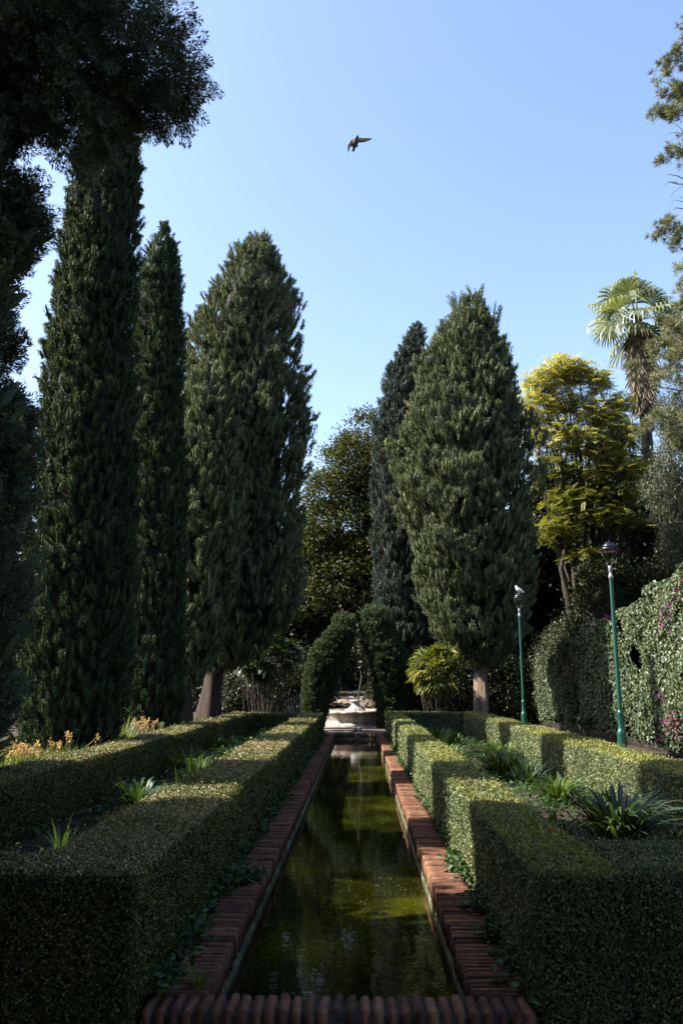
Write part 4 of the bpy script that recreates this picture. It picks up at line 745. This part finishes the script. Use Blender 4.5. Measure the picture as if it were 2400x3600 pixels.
# a yellow daisy leaning out of the right hedge
t = thing('yellow_flower', (3.40, 12.35, .1), 'single yellow flower leaning on a thin stem out of the right hedge', 'flower'); g = Geo(); g.tube([(3.44, 12.5, .30), (3.2, 12.35, .28), (2.98, 12.2, .235)], .005, 5); g.build('stem', M['weed'], t, True, t.location)
g = Geo(); a = np.arange(9) * 2 * np.pi / 9; D = np.stack([np.cos(a) * .6, np.full(9, -.25), np.sin(a)], 1); g.cards(leaf4(np.tile([2.98, 12.2, .235], (9, 1)), D, np.tile([-.2, -1.0, .2], (9, 1)), .055, .034, .1)); g.lathe((2.98, 12.19, .235), [(.001, -.012), (.014, 0), (.001, .012)], 8); g.build('petals', M['yellowflower'], t, False, t.location)

# ================================================================= LAMP POSTS
def lamp(x, y, label):
    t = thing('street_lamp', (x, y, -.1), label, 'lamp post', 'green lamp posts beside the right path'); c = (0, 0, 0)
    def part(g, n, m, sm=True):
        g.v = [np.stack([v[:, 0] * np.where(v[:, 2] > 3.6, .63, .72), v[:, 1] * np.where(v[:, 2] > 3.6, .63, .72), np.where(v[:, 2] > 3.26, 3.40 + (v[:, 2] - 3.26) * .74, v[:, 2] * 3.40 / 3.26)], 1) for v in g.v]
        o = g.build(n, m, t, sm); return o
    g = Geo(); g.lathe(c, [(.001, 0), (.125, 0), (.125, .05), (.112, .09), (.100, .80), (.104, .83), (.104, .88), (.098, .90), (.075, .93), (.068, .95), (.066, 1.14), (.070, 1.15), (.070, 1.19), (.052, 1.21)], 24); part(g, 'base', M['green'])
    g = Geo(); fl = lambda a, z: 1 + .035 * np.sign(np.sin(a * 8))
    g.lathe(c, [(.050, 1.2), (.048, 2.0), (.044, 2.8), (.040, 3.27)], 64, 0, fl); part(g, 'pole', M['green'], False)
    g = Geo(); g.lathe(c, [(.040, 3.26), (.054, 3.27), (.056, 3.33), (.050, 3.345), (.040, 3.35), (.036, 3.43), (.044, 3.44), (.046, 3.53), (.040, 3.56), (.001, 3.57)], 16)
    for k in range(4): a = k * np.pi / 2 + .4; g.tube([(math.cos(a) * .04, math.sin(a) * .04, 3.30), (math.cos(a) * .068, math.sin(a) * .068, 3.30)], .007, 6)
    part(g, 'collar', M['greycast'])
    g = Geo(); hw0, hw1 = .085, .165
    for sx, sy in ((1, 1), (1, -1), (-1, 1), (-1, -1)):
        g.tube([(sx * .02, sy * .02, 3.56), (sx * .045, sy * .045, 3.60), (sx * .085, sy * .085, 3.66)], .008, 6); g.tube([(sx * hw0, sy * hw0, 3.655), (sx * hw1, sy * hw1, 3.90)], .007, 6)
        for q in ((hw0, 3.655), (hw1 + .02, 3.925)):
            g.lathe((sx * q[0], sy * q[0], q[1]), [(.001, -.014), (.011, -.008), (.014, 0), (.011, .008), (.001, .014)], 8)
    for a, b in (((-1, -1), (1, -1)), ((1, -1), (1, 1)), ((1, 1), (-1, 1)), ((-1, 1), (-1, -1))): g.tube([(a[0] * hw0, a[1] * hw0, 3.655), (b[0] * hw0, b[1] * hw0, 3.655)], .006, 5)
    part(g, 'lantern_frame', M['black'])
    g = Geo()
    def frus(z0, h0, z1, h1): g.add([(-h0, -h0, z0), (h0, -h0, z0), (h0, h0, z0), (-h0, h0, z0), (-h1, -h1, z1), (h1, -h1, z1), (h1, h1, z1), (-h1, h1, z1)], [(0, 3, 2, 1), (4, 5, 6, 7), (0, 1, 5, 4), (1, 2, 6, 5), (2, 3, 7, 6), (3, 0, 4, 7)])
    frus(3.90, .168, 3.965, .182); frus(3.965, .188, 4.075, .095); frus(4.075, .10, 4.09, .08)
    g.tube([(0, 0, 4.09), (0, 0, 4.15)], [.012, .008], 8); part(g, 'lantern_roof', M['black'], False)
    g = Geo(); g.box((-.13, -.13, 3.885), (.13, .13, 3.9)); part(g, 'reflector', plain('pale_reflector', (.5, .42, .28), .5), False)
    return t
lamp(4.22, 13.6, 'nearer green lamp post with an empty black lantern in front of the vine wall')
lamp(4.24, 21.6, 'farther green lamp post with a white bird on its lantern')

# ================================================================= BIRDS
def skin_body(name, verts, edges, radii, m, parent, sub=2):
    me = bpy.data.meshes.new(name); me.from_pydata(verts, edges, []); me.update(); o = bpy.data.objects.new(name, me); COL.objects.link(o); o.parent = parent
    md = o.modifiers.new('skin', 'SKIN'); sv = me.skin_vertices[0].data
    for i, r_ in enumerate(radii): sv[i].radius = (r_ if isinstance(r_, tuple) else (r_, r_)); 
    sv[0].use_root = True; ms = o.modifiers.new('sub', 'SUBSURF'); ms.levels = sub; ms.render_levels = sub; me.materials.append(m); return o
# flying pigeon
t = thing('flying_bird', (-.03, 12, 10.47), 'pigeon gliding across the open sky with wings spread', 'bird')
skin_body('body', [(.00, .00, -.03), (.025, -.03, .01), (.04, -.06, .04), (.05, -.085, .06), (-.008, .03, -.07), (-.01, .06, -.115)], [(0, 1), (1, 2), (2, 3), (0, 4), (4, 5)], [.055, .05, .034, .012, .042, .012], M['darkfeather'], t)
def wing(pts_lead, pts_trail):
    g = Geo(); n = len(pts_lead); V = []
    for a, b in zip(pts_lead, pts_trail):
        a, b = np.array(a), np.array(b); mid = (a + b) / 2 + np.array([0, -.008, .006]); V += [a, mid, b, mid + np.array([0, .007, -.004])]
    q = []
    for i in range(n - 1):
        for k in range(4): q.append((i * 4 + k, i * 4 + (k + 1) % 4, (i + 1) * 4 + (k + 1) % 4, (i + 1) * 4 + k))
    g.add(V, q); return g
wing([(.03, -.02, .045), (.10, -.02, .062), (.18, -.01, .066), (.24, .0, .064), (.285, .01, .055)], [(.03, .02, -.01), (.10, .03, -.005), (.18, .03, .005), (.235, .03, .025), (.283, .02, .05)]).build('wing', M['greyfeather'], t, True)
wing([(-.03, -.02, .03), (-.08, -.04, -.02), (-.115, -.05, -.09), (-.12, -.05, -.17), (-.108, -.04, -.25)], [(-.02, .02, -.035), (-.05, .01, -.075), (-.08, 0, -.125), (-.098, 0, -.185), (-.106, -.03, -.252)]).build('wing', M['greyfeather'], t, True)
g = Geo(); g.add([(-.035, .03, -.06), (.005, .05, -.075), (-.005, .13, -.10), (-.045, .12, -.10), (-.033, .032, -.068), (.003, .052, -.082), (-.005, .13, -.104), (-.045, .12, -.104)], [(0, 1, 2, 3), (7, 6, 5, 4), (0, 4, 5, 1), (1, 5, 6, 2), (2, 6, 7, 3), (3, 7, 4, 0)]); g.build('tail', M['darkfeather'], t, False)
# white dove on the far lantern
t = thing('perched_bird', (4.25, 21.57, 3.91), 'white bird perched on the lantern of the farther lamp post', 'bird')
skin_body('body', [(0, 0, .10), (-.04, 0, .135), (-.065, 0, .175), (-.07, 0, .205), (-.105, 0, .20), (.07, 0, .065), (.14, 0, .03), (.0, .02, .04), (.0, .02, .0)], [(0, 1), (1, 2), (2, 3), (3, 4), (0, 5), (5, 6), (0, 7), (7, 8)], [.065, .055, .035, .032, .006, .045, .022, .01, .008], M['whitefeather'], t)

# ================================================================= FOUNTAIN, STEPS, BACKGROUND BITS
fx, fy = -.13, 32.2
t = thing('stone_fountain', (fx, fy, .006), 'pale stone fountain basin with rust stains at the far end of the pool', 'fountain')
lobf = lambda a, z: 1 - .05 * np.abs(np.sin((a + .18) * 6)) ** 6
g = Geo(); g.lathe((0, 0, 0), [(1.30, 0), (1.30, .06), (1.18, .08), (1.14, .14), (1.19, .25), (1.25, .38), (1.26, .44)], 120, 0, lobf); g.build('basin', M['marble'], t, True)
g = Geo(); g.lathe((0, 0, 0), [(1.25, .44), (1.33, .45), (1.36, .50), (1.34, .55), (1.27, .58), (1.12, .58), (1.08, .52), (1.08, .1), (.001, .1)], 120, 0, lobf); g.build('rim', M['marble'], t, True)
g = Geo(); fl = lambda a, z: 1 + .04 * np.sin(a * 14)
g.lathe((0, 0, 0), [(.42, .1), (.42, .5), (.40, .58), (.28, .64), (.18, .72), (.145, .80), (.15, .86), (.19, .88), (.20, .92), (.17, .95), (.001, .95)], 84, 0, fl); g.build('pedestal', M['greymarble'], t, True)
t = thing('water_chute', (-.1, 27.9, 0), 'narrow stone chute leading from the fountain to the pool', 'chute'); g = Geo(); g.box((-.12, -.2, .004), (-.05, 1.7, .06)); g.box((.05, -.2, .004), (.12, 1.7, .06)); g.build('curb', M['greymarble'], t, False)
g = Geo(); g.box((-.048, -.2, .004), (.048, 1.7, .02)); g.build('channel', M['lime'], t, False)
t = thing('garden_steps', (-.4, 36, 0), 'shallow stone steps climbing behind the fountain under the arch', 'steps')
for i in range(6):
    g = Geo(); g.box((-1.3, .9 * i, -.1), (2.2, .9 * i + .9 - .004, .45 + .13 * i)); g.build('step', M['paving'], t, False)
broadleaf('leaning_tree', 'thin bare leaning trunk beside the steps behind the fountain', (-.12, 34.2, 0), [(.6, 34.6, 2.9, .7, .6, .6), (-.1, 34.6, 3.3, .8, .6, .6)], M['wood_leaf'], M['bark'], 60, 30, .16, .08, .05, 2.4, trunk_pts=[(-.06, 34.2, .7), (.02, 34.3, 1.3), (.12, 34.4, 1.9)], spread=.25)
# iron railing left of the arch
t = thing('metal_railing', (-2.3, 28.6, -.05), 'short grey metal railing left of the arch', 'railing'); g = Geo()
for i in range(7): x = -.28 + i * .085; g.tube([(x, i * .06, 0), (x, i * .06, 1.05 + .04 * i)], .010, 6)
for z in (.35, .75): g.tube([(-.28, 0, z), (.24, .37, z + .06)], .008, 5)
g.build('bars', M['rail'], t, True); g = Geo(); g.tube([(.30, .42, -.05), (.30, .42, 1.42)], .026, 8); g.build('post', M['rail'], t, True)
# low white wall and timber post far left
g = Geo(); g.box((-9.5, 44, -.1), (-5.6, 44.25, .42)); g.box((-9.55, 43.97, .42), (-5.55, 44.28, .48)); tag(g.build('low_white_wall', M['whitewall'], None, False, (-7.5, 44, -.1)), 'low whitewashed wall far behind the left cypresses', 'wall')
g = Geo()
for k in range(5): g.box((-5.55 + k * .11, 36, 0), (-5.46 + k * .11, 36.05, .85 + .02 * (k % 2)))
tag(g.build('wooden_fence', M['straw'], None, False, (-5.3, 36, 0)), 'short piece of wooden fence right of the broad cypress trunk', 'fence')
# parked car
t = thing('parked_car', (-19.3, 45, -.1), 'silver car parked far off at the left edge behind the cypresses', 'car'); g = Geo()
pr = [(-2.1, .35), (-2.15, .7), (-1.9, .86), (-1.1, .95), (-.5, 1.42), (.9, 1.45), (1.7, 1.0), (2.05, .9), (2.15, .6), (2.1, .32)]
V = [(x, s * (.82 if z > 1 else .88), z) for s in (-1, 1) for x, z in pr]; n = len(pr)
g.add(V, [(k, k + 1, n + k + 1, n + k) for k in range(n - 1)] + [(0, n, 2 * n - 1, n - 1)], [(0, k + 1, k) for k in range(1, n - 1)] + [(n, n + k, n + k + 1) for k in range(1, n - 1)]); g.build('body', M['carpaint'], t, False)
for s in (-1, 1):
    g = Geo(); g.add([(-.95, s * .885, .98), (.5, s * .885, .98), (1.4, s * .885, 1.0), (.8, s * .84, 1.38), (-.45, s * .84, 1.36)], [(0, 1, 3, 4)], [(1, 2, 3)]); g.build('window', M['glass'], t, False)
for x in (-1.35, 1.35):
    for s in (-1, 1):
        g = Geo(); a = np.linspace(0, 2 * np.pi, 20, endpoint=False); V = [(x + .32 * math.cos(k), s * d, .32 + .32 * math.sin(k)) for d in (.70, .90) for k in a]; g.add(V, [(k, (k + 1) % 20, 20 + (k + 1) % 20, 20 + k) for k in range(20)], [(0, k + 1, k) for k in range(1, 19)] + [(20, 20 + k, 21 + k) for k in range(1, 19)]); g.build('wheel', M['rubber'], t, False)
# domed building far left
t = thing('domed_building', (-64, 150, 0), 'pale building with a grey dome glimpsed through the left trees', 'building'); g = Geo(); g.box((-9, -8, -1), (4, 8, 17.6)); g.box((-9.4, -8.4, 17.6), (4.4, 8.4, 18.3)); g.build('wall', M['whitewall'], t, False)
g = Geo(); g.lathe((0, 0, 18.3), [(2.6, 0), (2.6, 1.2), (2.75, 1.3), (2.7, 2.2), (2.4, 3.2), (1.8, 4.1), (1.0, 4.7), (.1, 5.0)], 28); g.build('dome', M['slate'], t, True)
g = Geo(); g.lathe((2.9, -8, 18.3), [(.35, 0), (.35, .5), (.2, .6), (.35, 1.1), (.4, 1.4), (.12, 1.6), (.18, 1.9), (.02, 2.1)], 14); g.build('finial', M['whitewall'], t, True)
for k in range(4):
    for j in range(4):
        g = Geo(); g.box((-7.5 + k * 3, -8.06, 2 + j * 4), (-6.1 + k * 3, -7.98, 4.4 + j * 4)); g.build('window', M['glass'], t, False)
# pink house on the slope
t = thing('pink_house', (20.6, 62, 8), 'pink rendered house glimpsed between the trees on the right', 'house'); g = Geo(); g.box((-1.9, -3, -6), (1.9, 3, 5.6)); g.build('wall', M['pinkwall'], t, False)
g = Geo(); g.add([(-2.2, -3.4, 5.6), (2.2, -3.4, 5.6), (2.2, 3.4, 5.6), (-2.2, 3.4, 5.6), (-.9, 0, 6.8), (.9, 0, 6.8)], [(0, 1, 5, 4), (2, 3, 4, 5), (3, 2, 1, 0)], [(1, 2, 5), (3, 0, 4)]); rf = g.build('roof', M['tile'], t, False)
g = Geo(); g.box((-1.4, -1.4, 5.8), (-.8, -.7, 7.6)); g.build('chimney', M['pinkwall'], rf, False)
for x in (-.9, .9):
    g = Geo(); g.box((x - .35, -3.05, 3.0), (x + .35, -2.98, 4.4)); g.build('window', M['glass'], t, False)
